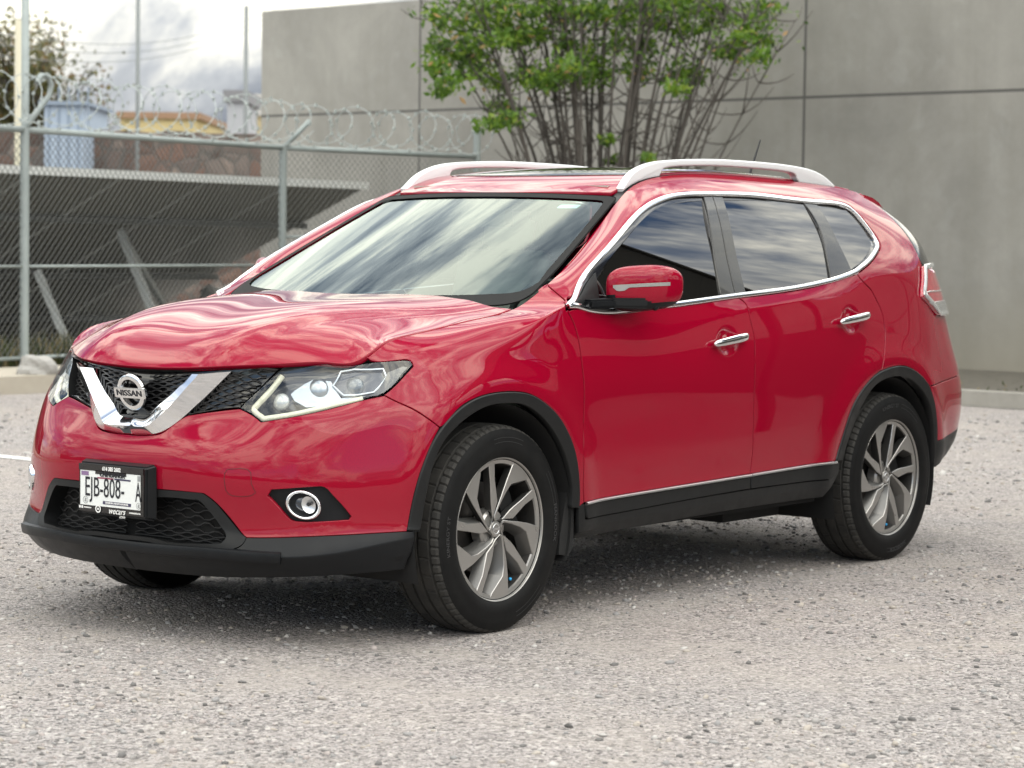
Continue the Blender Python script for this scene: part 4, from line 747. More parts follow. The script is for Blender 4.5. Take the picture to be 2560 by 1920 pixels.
# ---- leaning panel rack behind the fence
rk = empty('panel_rack', (12, 13.4, .12)); tag(rk, 'dark tilted panel rack with a pale top beam seen from behind through the fence', 'panel rack'); ro = Vector((-12, -13.4, -.12))
mpan = mat('panel_back', (.028, .030, .029), .5); v = coords(mpan); setin(mpan, 'Base Color', mixc(mpan, noise(mpan, 3, 6, .6, 0, v), (.27, .27, .25, 1), (.36, .36, .335, 1)))
T0, T1, B1 = Vector((2.0, 13.9, 2.03)), Vector((15.14, 13.06, 1.93)), Vector((15.69, 16.31, .76)); B0 = T0 + (B1 - T1)
def rb(mb, name, m, **k):
    o = mb.build(name, m, rk, **k); o.location = ro; return o
nn_ = (T1 - T0).cross(B0 - T0).normalized(); 
if nn_.z < 0: nn_ = -nn_
B0, B1 = T0 + (B0 - T0) * 1.72, T1 + (B1 - T1) * 1.72
for i in range(11):
    a, b = i / 11 + .001, (i + 1) / 11 - .001; mb = MB(); P = [T0.lerp(T1, a), T0.lerp(T1, b), B0.lerp(B1, b), B0.lerp(B1, a)]; mb.add(P + [q + nn_ * .04 for q in P], [(0, 1, 2, 3), (7, 6, 5, 4), (0, 4, 5, 1), (1, 5, 6, 2), (2, 6, 7, 3), (3, 7, 4, 0)]); rb(mb, 'panel', mpan)
mb = MB(); mb.bar(T0 + Vector((0, -.03, .02)), T1 + Vector((0, -.03, .02)), .05, .085); rb(mb, 'top_beam', mat('beam_steel', (.66, .67, .65), .4, .3))
mdk = mat('rack_steel', (.16, .165, .16), .5, .4)
for s in (.20, .52, .8):
    mb = MB(); mb.bar(T0.lerp(B0, s) - nn_ * .05, T1.lerp(B1, s) - nn_ * .05, .05, .07); rb(mb, 'purlin', mdk)
mst = mat('strut_steel', (.58, .60, .58), .5, .2)
for a, b, w_ in (((12.67, 14.53, 1.40), (12.93, 14.05, .10), .085), ((11.40, 14.46, .95), (11.60, 14.15, .08), .075), ((12.70, 14.55, 1.36), (14.3, 15.2, .15), .06), ((8.9, 14.5, 1.2), (9.1, 14.2, .1), .08)):
    mb = MB(); mb.bar(a, b, w_); rb(mb, 'strut', mst)
# ---- things beyond: rubble wall, houses, poles, tree
mt_ = mat('rubble_stone', (.1, .08, .07), .9); t = mt_.node_tree; v = coords(mt_)
cc = t.nodes.new('ShaderNodeTexVoronoi'); cc.inputs['Scale'].default_value = 3.4; t.links.new(v, cc.inputs['Vector'])
sc_ = t.nodes.new('ShaderNodeSeparateColor'); t.links.new(cc.outputs['Color'], sc_.inputs[0])
ce = t.nodes.new('ShaderNodeTexVoronoi'); ce.feature = 'DISTANCE_TO_EDGE'; ce.inputs['Scale'].default_value = 3.4; t.links.new(v, ce.inputs['Vector'])
c = ramp(t, sc_.outputs[0], [(0, (.07, .05, .042, 1)), (.35, (.17, .10, .075, 1)), (.65, (.12, .10, .09, 1)), (1, (.26, .20, .165, 1))]); c = mixc(mt_, ramp(t, ce.outputs['Distance'], [(.02, (1, 1, 1, 1)), (.08, (0, 0, 0, 1))]), c, (.10, .09, .08, 1)); setin(mt_, 'Base Color', c); bump(mt_, ce.outputs['Distance'], .6, .1)
P0, P1 = Vector((18.5, 30.0, 0)), Vector((26.6, 19.7, 0)); mb = MB(); dd = (P1 - P0).normalized(); nv = Vector((-dd.y, dd.x, 0)); r5 = random.Random(2); n = 40; V = []; F = []
for i in range(n + 1):
    p = P0.lerp(P1, i / n); h = 3.06 + r5.uniform(-.04, .05); V += [p, p + Vector((0, 0, h)), p + nv * .5 + Vector((0, 0, h + r5.uniform(-.03, .03))), p + nv * .5]
    if i:
        a = 4 * (i - 1); b = 4 * i; F += [(a + k, b + k, b + k + 1, a + k + 1) for k in range(3)]
F += [(0, 1, 2, 3), (4 * n + 3, 4 * n + 2, 4 * n + 1, 4 * n)]
tag(mesh('rubble_wall', V, F, mt_), 'long retaining wall of reddish brown rubble stone behind the fence', 'wall')
def house(name, label, x0, x1, ytop, D, depth, mw_, roof_m, par=.18, wins=(), cat='building'):
    a, b = px(x0, 500, D), px(x1, 500, D); top = px((x0 + x1) / 2, ytop, D).z; a.z = b.z = 0; d_ = (b - a).normalized(); nv = Vector((-d_.y, d_.x, 0)); r = empty(name, tuple(a)); tag(r, label, cat); W_ = (b - a).length; ang = math.atan2(d_.y, d_.x)
    r.rotation_euler = (0, 0, ang); mb = MB(); mb.box((W_ / 2, depth / 2, (top - par) / 2), (W_, depth, top - par)); mb.build('wall', mw_, r)
    mb = MB(); mb.box((W_ / 2, depth / 2, top - par / 2), (W_ + .16, depth + .16, par)); mb.build('roof', roof_m, r)
    for wx, wz, ww, wh in wins:
        mb = MB(); mb.box((wx * W_, -.02, wz), (ww, .06, wh)); mb.build('window', M['gloss'], r)
    return r
def plaster(name, c):
    m = mat(name, c, .9); v = coords(m); setin(m, 'Base Color', mixc(m, noise(m, 1.4, 7, .65, 0, v), tuple(x * .82 for x in c) + (1,), tuple(min(1, x * 1.12) for x in c) + (1,))); return m
house('house', 'low yellow house with a brown roof edge beyond the rubble wall', 300, 492, 281, 62, 6, plaster('yellow_plaster', (.52, .43, .22)), plaster('brown_edge', (.30, .19, .12)), .16, ((.25, 3.3, .8, .9), (.7, 3.3, .8, .9)))
house('apartment_block', 'ochre block with a grey top at the corner of the concrete wall', 584, 720, 236, 58, 6, plaster('ochre_plaster', (.50, .42, .25)), plaster('grey_top', (.46, .45, .43)), .5, ((.2, 3.6, .5, .7),))
house('stair_tower', 'narrow pale grey tower beside the ochre block', 566, 606, 226, 54, 3, plaster('grey_plaster', (.40, .41, .43)), plaster('dark_cap', (.22, .22, .23)), .25, (), 'tower')
tk = house('metal_shed', 'pale blue grey corrugated metal shed below the left tree', 110, 207, 254, 41, 2.5, mat('blue_sheet', (.34, .41, .50), .6), mat('blue_edge', (.22, .27, .34), .6), .06, (), 'shed')
for k in range(5):
    mb = MB(); mb.box((.08 + k * .16, -.015, 1.9), (.025, .03, 3.7)); mb.build('rib', bpy.data.materials['blue_edge'], tk)
def pole(name, label, x, yt, D, r, m, cat='pole'):
    p = px(x, yt, D); q = Vector((p.x, p.y, 0)); mb = MB(); mb.tube([q, p], r, 10); o = mb.build(name, m, smooth=True); tag(o, label, cat); return p
pole('steel_pole', 'grey green steel pole rising past the left fence post', 64, -200, 24.5, .04, mz)
pole('timber_pole', 'pale beige timber pole beside the left fence post', 50, 50, 31, .065, mat('pale_timber', (.50, .47, .36), .8))
M['polegrey'] = mat('pole_grey', (.20, .215, .215), .6, .3)
w1 = pole('lamp_pole', 'slim grey pole standing above the middle of the fence', 346, -150, 36, .030, M['polegrey'])
w2 = pole('aerial_pole', 'slim dark pole rising from the stair tower by the wall corner', 616, 15, 52, .045, M['polegrey'])
for k, (z, s) in enumerate(((.0, 0), (-.35, .1), (-.7, -.1))):
    a = px(-80, 70 + 30 * k, 40); b = px(700, 20 + 12 * k, 55); pts = [a.lerp(b, i / 16) - Vector((0, 0, .5 * math.sin(math.pi * i / 16))) for i in range(17)]
    mb = MB(); mb.tube(pts, .007, 5); tag(mb.build('overhead_wire', M['polegrey']), ('highest', 'middle', 'lowest')[k] + ' of the thin overhead wires crossing the sky at left', 'wire', 'overhead wires')
# ---- foliage
def leafmat(name, c, tr=.35):
    m = mat(name, c, .55); t = m.node_tree; b = t.nodes['Principled BSDF']; o = t.nodes['Material Output']; tl = t.nodes.new('ShaderNodeBsdfTranslucent'); tl.inputs[0].default_value = tuple(min(1, x * 1.5) for x in c) + (1,); mx = t.nodes.new('ShaderNodeMixShader'); mx.inputs[0].default_value = tr; t.links.new(b.outputs[0], mx.inputs[1]); t.links.new(tl.outputs[0], mx.inputs[2]); t.links.new(mx.outputs[0], o.inputs[0]); return m
LF = [leafmat('leaf_bright', (.105, .195, .012)), leafmat('leaf_mid', (.066, .138, .010)), leafmat('leaf_deep', (.034, .075, .008)), leafmat('leaf_lime', (.17, .245, .022)), leafmat('leaf_dry', (.42, .27, .12))]
LT = [leafmat('olive_leaf', (.10, .10, .026)), leafmat('olive_dark', (.05, .055, .018)), leafmat('olive_brown', (.16, .10, .03)), leafmat('olive_pale', (.17, .16, .06))]
mbark = mat('bark', (.075, .065, .056), .9); v = coords(mbark); setin(mbark, 'Base Color', mixc(mbark, noise(mbark, 18, 6, .7, 0, v), (.045, .038, .033, 1), (.13, .115, .10, 1)))
def leaves(name, pts, sizes, mats, probs, parent, seed, off):
    r = np.random.default_rng(seed); n = len(pts); P = np.array(pts); s = np.array(sizes)
    a = r.normal(size=(n, 3)); a /= np.linalg.norm(a, axis=1, keepdims=True); b = np.cross(a, r.normal(size=(n, 3))); b /= np.linalg.norm(b, axis=1, keepdims=True); c = np.cross(a, b)
    V = np.stack([P - a * s[:, None], P + b * s[:, None] * .42 + c * s[:, None] * .12, P + a * s[:, None], P - b * s[:, None] * .42 + c * s[:, None] * .12], 1).reshape(-1, 3)
    F = [(4 * i, 4 * i + 1, 4 * i + 2, 4 * i + 3) for i in range(n)]
    o = mesh(name, V, F, mats, parent); o.data.polygons.foreach_set('material_index', r.choice(len(mats), n, p=probs).astype(np.int32)); o.location = off; return o
# the big vase-shaped bush against the wall
BD = 24.3; base = px(1515, 560, BD); base.z = .12
bush = empty('bush', tuple(base)); tag(bush, 'large vase shaped bush with bare stems and green leaf clumps against the wall', 'bush'); boff = -base
r5 = random.Random(11); stems = MB(); tips = []; rt = cam.matrix_world.to_3x3() @ Vector((1, 0, 0)); rt.z = 0; rt.normalize(); fw = Vector((-rt.y, rt.x, 0))
def curve(p, q, bow, n=9):
    return [p.lerp(q, i / n) + bow * math.sin(math.pi * i / n) for i in range(n + 1)]
nodes = []
for k in range(46):
    lat = (k + .5) / 46 * 2 - 1 + r5.uniform(-.05, .05); dep = r5.uniform(-.6, .6)
    p = base + rt * (lat * .42 + r5.uniform(-.06, .06)) + fw * (dep * .35) + Vector((0, 0, .0))
    hgt = 4.5 - 1.1 * abs(lat) ** 2 + r5.uniform(-.5, .4)
    q = base + rt * (lat * 1.75 * (1 if lat < 0 else .98) + r5.uniform(-.15, .15)) + fw * (dep * 1.2) + Vector((0, 0, hgt))
    bow = rt * (-lat * .28 + r5.uniform(-.12, .12)) + Vector((0, 0, r5.uniform(-.1, .1)))
    c_ = curve(p, q, bow, 12); r0 = r5.uniform(.016, .034)
    stems.tube(c_, [r0 * (1 - .78 * i / 12) for i in range(13)], 6)
    for j in range(4, 13):
        nodes.append(c_[j])
        for b_ in range(2 if j < 9 else 3):
            if r5.random() < .75:
                e = c_[j] + rt * r5.uniform(-.42, .42) + fw * r5.uniform(-.35, .35) + Vector((0, 0, r5.uniform(.05, .5))); cc_ = curve(c_[j], e, Vector((0, 0, -.04)), 4); stems.tube(cc_, [.008, .007, .006, .005, .003], 4); nodes += [cc_[2], e]
o = stems.build('stems', mbark, bush, smooth=True); o.location = boff
# clumps where the photo has them: (x, y in the picture, spread)
CL = [(1095, 40, 40), (1140, 60, 55), (1100, 120, 45), (1175, 110, 50), (1090, 165, 35), (1130, 200, 45), (1190, 170, 45), (1240, 60, 50), (1255, 100, 40), (1105, 230, 25), (1240, 210, 40), (1290, 90, 40), (1330, 80, 45), (1255, 265, 35), (1225, 310, 30), (1275, 300, 35), (1310, 190, 45), (1370, 205, 45), (1420, 165, 50), (1470, 150, 45), (1400, 190, 50), (1455, 195, 45), (1500, 185, 45), (1350, 200, 40), (1450, 30, 45), (1500, 30, 45), (1540, 110, 40), (1580, 20, 50), (1640, 20, 50), (1690, 15, 50), (1740, 20, 45), (1790, 25, 40), (1610, 115, 40), (1600, 180, 45), (1700, 185, 45), (1740, 195, 40), (1690, 220, 30), (1830, 130, 40), (1880, 60, 45), (1900, 20, 45), (1905, 100, 35), (1900, 140, 30), (1810, 130, 30), (1850, 90, 35), (1650, 60, 40), (1720, 80, 40), (1560, 60, 40), (1190, 20, 45), (1260, 10, 45), (1370, 10, 45), (1420, 110, 30), (1535, 400, 18), (1520, 350, 20), (1620, 395, 15), (1785, 60, 35), (1400, 40, 40), (1320, 30, 40), (1160, 140, 40)]
pts = []; sz = []; mi = []
for (x, y, sp_) in CL:
    dd = BD + r5.uniform(-.9, .7); c0 = px(x, y, dd); n = int(2.6 * sp_ + 26)
    for _ in range(n):
        a = r5.gauss(0, .55) * sp_ / 260; b = r5.gauss(0, .36) * sp_ / 300; pts.append(c0 + rt * a + fw * r5.gauss(0, .16) + Vector((0, 0, b))); sz.append(r5.uniform(.028, .056))
for q in nodes:
    if q.z > 3.0 and r5.random() < .42:
        for _ in range(r5.randint(3, 9)): pts.append(q + Vector((r5.gauss(0, .10), r5.gauss(0, .10), r5.gauss(0, .07)))); sz.append(r5.uniform(.02, .046))
# crown above the frame
for _ in range(110):
    c0 = base + rt * r5.uniform(-1.8, 1.8) + fw * r5.uniform(-1, 1) + Vector((0, 0, r5.uniform(3.75, 5.0)))
    for _ in range(26): pts.append(c0 + Vector((r5.gauss(0, .16), r5.gauss(0, .16), r5.gauss(0, .10)))); sz.append(r5.uniform(.024, .048))
leaves('foliage', pts, sz, LF, [.34, .33, .18, .125, .025], bush, 5, boff)
# tree at the far left
tb = px(70, 330, 45); tb.z = 0; tree = empty('tree', tuple(tb)); tag(tree, 'olive brown tree with a ragged thinning crown at the left edge behind the rubble wall', 'tree'); to = -tb
st_m = MB(); pts = []; sz = []; rt2, fw2 = rt, fw
st_m.tube([tb, tb + Vector((0, 0, 1.2)) + rt * .1, tb + Vector((0, 0, 2.4))], [.16, .13, .10], 9)
for k in range(60):
    a = r5.uniform(-1.2, 1); e = tb + rt * (a * 1.62 + r5.uniform(-.2, .2)) + fw * r5.uniform(-1.1, 1.1) + Vector((0, 0, 5.05 - .9 * a * a * (1.2 if a > 0 else .6) + r5.uniform(-.9, .15) - .35 * max(0, a)))
    c_ = curve(tb + Vector((0, 0, r5.uniform(1.5, 2.5))), e, rt * r5.uniform(-.1, .1) + Vector((0, 0, .12)), 8); st_m.tube(c_, [.05 * (1 - .85 * i / 8) for i in range(9)], 5)
    for j in range(3, 9):
        for _ in range(34 if a < .45 else 14): pts.append(c_[j] + Vector((r5.gauss(0, .20), r5.gauss(0, .20), r5.gauss(0, .17)))); sz.append(r5.uniform(.035, .075))
o = st_m.build('trunk', mbark, tree, smooth=True); o.location = to
leaves('crown', pts, sz, LT, [.38, .30, .17, .15], tree, 6, to)
# weeds and dry grass along the fence foot and by the wall
def weeds(n, f, name, seed, hmin, hmax, cols):
    r5 = random.Random(seed); mb = MB()
    for _ in range(n):
        p = f(r5); h = r5.uniform(hmin, hmax); a = r5.uniform(0, 6.28); w_ = r5.uniform(.006, .016); l = Vector((r5.gauss(0, .3), r5.gauss(0, .3), 1)) * h; s = Vector((math.cos(a) * w_, math.sin(a) * w_, 0)); mb.add([p - s, p + s, p + l * .6 + s * .6, p + l, p + l * .6 - s * .6], [(0, 1, 2, 3, 4)], r5.randrange(len(cols)))
    o = mb.build(name, cols); tag(o, kind='stuff'); return o
GW = [leafmat('weed_green', (.055, .07, .02)), leafmat('weed_dry', (.20, .16, .08)), leafmat('weed_dark', (.03, .035, .014))]
weeds(5200, lambda r: Vector((r.uniform(2, 12.4), 11.25 + abs(r.gauss(0, .5)), .13)), 'weeds', 3, .08, .34, GW)
weeds(500, lambda r: (lambda y: Vector((kx(y) + .25 + abs(r.gauss(0, .9)), y, .09)))(r.uniform(-3, 9.5)), 'weed_strip', 4, .02, .07, GW)
# a few rocks
def rock(loc, s, label, seed):
    r = random.Random(seed); bm = bmesh.new(); bmesh.ops.create_icosphere(bm, subdivisions=3, radius=1)
    for v in bm.verts:
        k = 1 + .22 * math.sin(v.co.x * 3.1 + seed) * math.cos(v.co.y * 2.7 + seed * 2) + .12 * math.sin(v.co.z * 5 + v.co.x * 4) + r.uniform(-.04, .04); v.co = Vector((v.co.x * k * s[0], v.co.y * k * s[1], max(-.35, v.co.z * k) * s[2]))
    me = bpy.data.meshes.new('rock'); bm.to_mesh(me); bm.free(); o = link('rock', me, M['rockm']); o.location = loc; tag(o, label, 'rock'); return o
M['rockm'] = plaster('rock_grey', (.34, .33, .31))
rock((7.62, 10.14, .19), (.16, .14, .13), 'pale grey rock lying on the footpath edge behind the left headlight', 1)
rock((15.75, 15.95, .25), (.28, .3, .5), 'upright stone against the concrete wall corner', 7)
# unseen wall with razor wire and dark gable, added to shape the car's reflections
mbw = mat('dark_backdrop', (.05, .046, .04), .9); v = coords(mbw); setin(mbw, 'Base Color', mixc(mbw, noise(mbw, 2, 7, .7, 0, v), (.03, .028, .024, 1), (.075, .07, .06, 1)))  # very dark in colour so the unseen shapes mirror dark
bw = empty('unseen_wall', (1.5, -4.5, 0)); tag(bw, 'unseen dark wall added for the door reflections, with posts and razor wire mirrored in the side windows', 'wall')
mb = MB(); mb.box((8.2, 0, .8), (16.4, .25, 1.6)); mb.build('wall', mbw, bw)
for k in range(6):
    mb = MB(); mb.tube([(.3 + 3.1 * k, 0, 1.6), (.3 + 3.1 * k, 0, 3.0)], .04, 8); mb.build('post', mbw, bw)
mb = MB(); mb.tube([(.3, 0, 2.95), (15.8, 0, 2.95)], .025, 6); mb.build('rail', mbw, bw)
mb = MB(); pts = []
for i in range(16 * 4 * 16):
    q_ = 2 * math.pi * i / 16; pts.append((16.2 * i / (16 * 4 * 16) + .05 * math.cos(q_), .2 * math.cos(q_), 3.12 + .2 * math.sin(q_)))
mb.tube(pts, .009, 5); mb.build('razor_coil', mat('dark_wire', (.04, .04, .045), .5, .3), bw)
prop = empty('reflection_prop', (4.55, -3.5, -.30)); tag(prop, 'invented unseen dark gabled roof on posts, added for the black reflection in the front side window', 'reflection_prop')  # invented shape, placed only to mirror black in the side window
mb = MB(); mb.add([(-2.0, 0, 2.7), (1.65, 0, 2.62), (0, 0, 4.95), (-2.0, .08, 2.7), (1.65, .08, 2.62), (0, .08, 4.95)], [(0, 2, 1), (3, 4, 5), (0, 1, 4, 3), (1, 2, 5, 4), (2, 0, 3, 5)]); mb.build('gable', mbw, prop)
for x_ in (-1.8, 1.35):
    for y_ in (-1.6, -.05):
        mb = MB(); mb.box((x_, y_, 1.35), (.07, .07, 2.7)); mb.build('post', mbw, prop)
for sx, zz_ in ((1.75, 2.5), (-2.1, 2.58)):
    mb = MB(); P = [Vector((0, .12, 4.96)), Vector((sx, .12, zz_)), Vector((sx, -1.7, zz_)), Vector((0, -1.7, 4.96))]; mb.add(P + [q + Vector((0, 0, .08)) for q in P], [(0, 1, 2, 3), (7, 6, 5, 4), (0, 4, 5, 1), (1, 5, 6, 2), (2, 6, 7, 3), (3, 7, 4, 0)]); mb.build('roof', mbw, prop)
# unseen dark ridge, added behind the camera to darken the car's reflections
hm = mat('hill_scrub', (.035, .036, .026), .95); v = coords(hm); setin(hm, 'Base Color', mixc(hm, noise(hm, .05, 8, .7, 0, v), (.018, .02, .013, 1), (.06, .052, .036, 1)))
V = []; F = []; n = 180; r5 = random.Random(9)
for i in range(n + 1):
    az = R_(-10 - 240 * i / n)   # sweeps behind the camera, from beyond the wall round to the far left
    ca, sa = math.cos(az), math.sin(az); deg = -math.degrees(az)
    h = HILL(deg) if 'HILL' in globals() else 6 + 3 * math.sin(deg * .05)
    h += 1.2 * math.sin(deg * .31) + .6 * math.sin(deg * .83 + 1) + r5.uniform(-.25, .25); h = max(h, 1.5)
    V += [(85 * ca, 85 * sa, -1), (88 * ca, 88 * sa, h * .6), (95 * ca, 95 * sa, h), (140 * ca, 140 * sa, -1)]
    if i: a = 4 * (i - 1); b = 4 * i; F += [(a + k, b + k, b + k + 1, a + k + 1) for k in range(3)]
tag(mesh('added_hills', V, F, hm, smooth=True), kind='structure')

# ================================================================ the car
SIDE = build_side(); HOODF = build_hood(SIDE)
AX = (np.array([.994, 0, .11]), np.array([-.11, 0, .994]), np.array([0, 1., 0]))
HC = [np.array([1.385, .9, .972]), np.array([2.322, .9, 1.040])]
SIDE.dishes = [(HC[0], AX, .086, .064, .012), (HC[1], AX, .086, .064, .012)]
car = empty('parked_car'); tag(car, 'shiny red crossover car with silver roof rails parked on the gravel', 'car')
def uvxz(x, z):
    """chart point on the straight flank for given x,z"""
    i = int(np.argmin(np.abs(SIDE.us - x))); c = SIDE.G[i]; j = int(np.argmin(np.abs(c[:, 2] - z)))
    j = min(max(j, 1), len(SIDE.vs) - 2); z0, z1 = c[j - 1, 2], c[j + 1, 2]
    return (x, float(np.interp(z, [z0, z1], [SIDE.vs[j - 1], SIDE.vs[j + 1]])))
def fine(c, r, st=.0065):
    g = [];
    for dx in np.arange(-r, r, st):
        for dz in np.arange(-r, r, st):
            if dx * dx + dz * dz < r * r: g.append(uvxz(c[0] + dx, c[2] + dz))
    return np.array(g)
# side glass: one gently curved barrel fitted through the window band
_q = np.array([(u, v) for u in np.linspace(.75, 2.65, 40) for v in np.linspace(7.1, 8.95, 16)]); _p = SIDE.ev(_q)[0]; _p = _p[(_p[:, 2] > 1.11) & (_p[:, 2] < 1.53)]
def _gb(x, z): return np.stack([(x - 1.5) ** i * (z - 1.3) ** j for i, j in ((0, 0), (1, 0), (2, 0), (0, 1), (1, 1), (0, 2))], 1)
_gw = np.linalg.lstsq(_gb(_p[:, 0], _p[:, 2]), _p[:, 1], rcond=None)[0]
GLS = Param(lambda q: np.c_[q[:, 0], _gb(q[:, 0], q[:, 1]) @ _gw, q[:, 1]], -1); GLS.half = True
print('glass fit', np.abs(_gb(_p[:, 0], _p[:, 2]) @ _gw - _p[:, 1]).max())
for s in (-1, 1):
    fill(SIDE, 'front_fender', OUTL['fender'], M['red'], car, side=s)
    d = fill(SIDE, 'front_door', OUTL['door_front'], M['red'], car, side=s, extra=fine(HC[0], .105))
    d2 = fill(SIDE, 'rear_door', OUTL['door_rear'], M['red'], car, side=s, extra=fine(HC[1], .105))
    fill(SIDE, 'rear_quarter', OUTL['shell'], M['red'], car, side=s)
    for dd, nm, hc in ((d, 'front', HC[0]), (d2, 'rear', HC[1])):
        # chrome pull handle
        L = .122; n = 22; V = []; F = []; K = 12
        for i in range(n):
            t = -1 + 2 * i / (n - 1); x = hc[0] + L * t * .99; z = hc[2] + .003 + .0125 * t
            e = max(0.0, 1 - abs(t) ** 5) ** .5; o = .022 + .008 * (1 - t * t); hh = (.0165 + .002 * t) * (.25 + .75 * e); th = .010 * (.3 + .7 * e)
            P, N = SIDE.ev([uvxz(x, z)]); y = .912 + o * .55
            for k in range(K):
                q = 2 * math.pi * k / K; cy, cz = math.cos(q), math.sin(q)
                V.append((x, s * (y + th * (abs(cy) ** .7) * (1 if cy > 0 else -1)), z + hh * (abs(cz) ** .8) * (1 if cz > 0 else -1)))
        for i in range(n - 1):
            for k in range(K):
                f = (i * K + k, i * K + (k + 1) % K, (i + 1) * K + (k + 1) % K, (i + 1) * K + k); F.append(f if s < 0 else f[::-1])
        F += [tuple(range(K))[::-1 if s < 0 else 1], tuple(range((n - 1) * K, n * K))[::1 if s < 0 else -1]]
        mesh('door_handle', V, F, M['chrome'], dd, smooth=True)
        fill(SIDE, 'door_cladding', OUTL['clad_' + nm], M['trim'], dd, side=s, off=.004, thick=.02, gap=.002)
        ribbon(SIDE, 'chrome_strip', OUTL['L_strip_' + nm], M['satin'], dd, w=.011, h=.008, side=s, off=.004)
    fill(SIDE, 'sill', OUTL['sill'], M['trim'], car, side=s, off=-.002, thick=.02, gap=.001)
    fill(SIDE, 'wheel_arch_trim', OUTL['arch_front'], M['trim'], car, side=s, off=.007, thick=.05, gap=.0, bevel=.004)
    fill(SIDE, 'wheel_arch_trim', OUTL['arch_rear'], M['trim'], car, side=s, off=.007, thick=.05, gap=.0, bevel=.004)
    fr = fill(SIDE, 'window_frame', OUTL['L_chrome'], M['gloss'], car, side=s, off=-.010, thick=.012, gap=-.004, holes=[OUTL['glass_front'], OUTL['glass_rear'], OUTL['glass_quarter']])
    for nm in ('front', 'rear', 'quarter'):
        gp_ = SIDE.ev(smooth_segs(OUTL['glass_' + nm]))[0][:, [0, 2]]; gp_ = gp_ if area2(gp_) > 0 else gp_[::-1]
        fill(GLS, 'side_window', inset_uv(GLS, gp_, -.006)[0], M['tint'], fr, side=s, off=-.011, thick=0, gap=.0, res=.03)
    for nm in ('pillar_b_front', 'pillar_b_rear', 'pillar_c'):
        fill(SIDE, 'pillar_trim', OUTL[nm], M['pillar'], fr, side=s, off=-.003, thick=.008, gap=.001)
    fill(SIDE, 'mirror_base_trim', OUTL['mirror_sail'], M['trim'], fr, side=s, off=.0, thick=.012, gap=.0005)
    ribbon(SIDE, 'chrome_window_trim', OUTL['L_chrome'], M['chrome'], car, w=.021, h=.0075, side=s, closed=True, off=-.001, prof=[(-.5, -1), (-.5, .35), (-.38, .85), (0, 1), (.38, .85), (.5, .35), (.5, -1)])
    # tail lamp
    tl = fill(SIDE, 'tail_lamp', OUTL['tail_lamp'], M['lampred'], car, side=s, off=.012, thick=.03, gap=.002, bevel=.004)
    ribbon(SIDE, 'lamp_edge', OUTL['L_tl_frame'], M['lampclear'], tl, w=.024, h=.006, side=s, off=.014)
    tc_ = OUTL['L_tl_clear'][0]
    rv = fill(SIDE, 'reverse_lamp', [[tc_[i], tc_[(i + 1) % 4]] for i in range(4)], M['lampclear'], tl, side=s, off=.016, thick=.006, gap=0)
    for k in range(6):
        f = (k + .6) / 6.4; a_ = [tc_[0][j] + (tc_[3][j] - tc_[0][j]) * f for j in (0, 1)]; b_ = [tc_[1][j] + (tc_[2][j] - tc_[1][j]) * f for j in (0, 1)]
        ribbon(SIDE, 'lens_rib', [[a_, b_]], M['indic'], rv, w=.0035, h=.003, side=s, off=.0165)
    ribbon(SIDE, 'lamp_divider', OUTL['L_tl_line'], M['lampclear'], tl, w=.006, h=.004, side=s, off=.0125)
# body parts that cross the middle
bump_f = fill(SIDE, 'front_bumper', OUTL['bumper'] , M['red'], car, both=True, holes=[OUTL['fog']], thick=.03, gap=.0015)
lip = fill(SIDE, 'bumper_lip', OUTL['lip'], M['lip'], car, both=True, thick=.03, gap=.0006)
fill(SIDE, 'rear_bumper', OUTL['bumper_rear'], M['red'], car, both=True, thick=.02)
fill(SIDE, 'rear_valance', OUTL['valance_rear'], M['trim'], car, both=True, thick=.02, gap=.0006)
tg = fill(SIDE, 'tailgate', OUTL['tailgate'], M['red'], car, both=True, thick=.02)
fill(SIDE, 'rear_window', OUTL['rear_glass'], M['gloss'], tg, both=True, thick=.012)
HOODS = Plan(HOODF)
hr = SIDE.ev(np.c_[np.r_[np.linspace(-1.5, -.62, 70), np.linspace(-.60, .225, 80)], np.full(150, 10.)])[0][:, :2]
back = np.array([(.232, .66), (.228, .56), (.215, .42), (.19, .25), (.172, .1)])
hp = np.vstack([hr[1:], back]); hp = np.vstack([[hr[0]], hp, [(.168, 0)], (hp * [1, -1])[::-1]])
hood = fill(HOODS, 'hood', hp, M['red'], car, thick=.02, gap=.0036, bevel=.002, res=.02)
def wsf(q):
    a, Y = q[:, 0], q[:, 1]; z = 1.085 + a * .445; x = .306 + (z - 1.19) * 2.111 - .002 * np.sin(np.pi * np.clip(a, 0, 1)) + .30 * Y * Y
    return np.c_[x, Y, z + .001 * np.sin(np.pi * np.clip(a, 0, 1))]
WS = Param(wsf, -1)
def ws_outline(ds=0, db=0, dt=0):
    h = [[(.03 + db, 0), (.034 + db, .25), (.046 + db, .48), (.060 + db, .62 - ds)],
         [(.060 + db, .62 - ds), (.072 + db, .675 - ds), (.105 + db, .708 - ds), (.165 + db, .717 - ds)],
         [(.165 + db, .717 - ds), (.33, .698 - ds), (.47, .674 - ds), (.715, .628 - ds), (.93 - dt, .586 - ds)],
         [(.93 - dt, .586 - ds), (.955 - dt, .575 - ds), (.968 - dt, .545 - ds)],
         [(.968 - dt, .545 - ds), (.985 - dt, .33), (.993 - dt, .15), (.995 - dt, 0)]]
    return h + [[(a, -b) for a, b in sg[::-1]] for sg in h[::-1]]
cowl = MB(); cowl.box((.24, 0, 1.055), (.30, 1.36, .06)); cowl.build('cowl_panel', M['trim'], car)
wsx = fill(WS, 'windscreen', ws_outline(), M['windscreen'], car, off=.0, thick=0, gap=.004, res=.03)
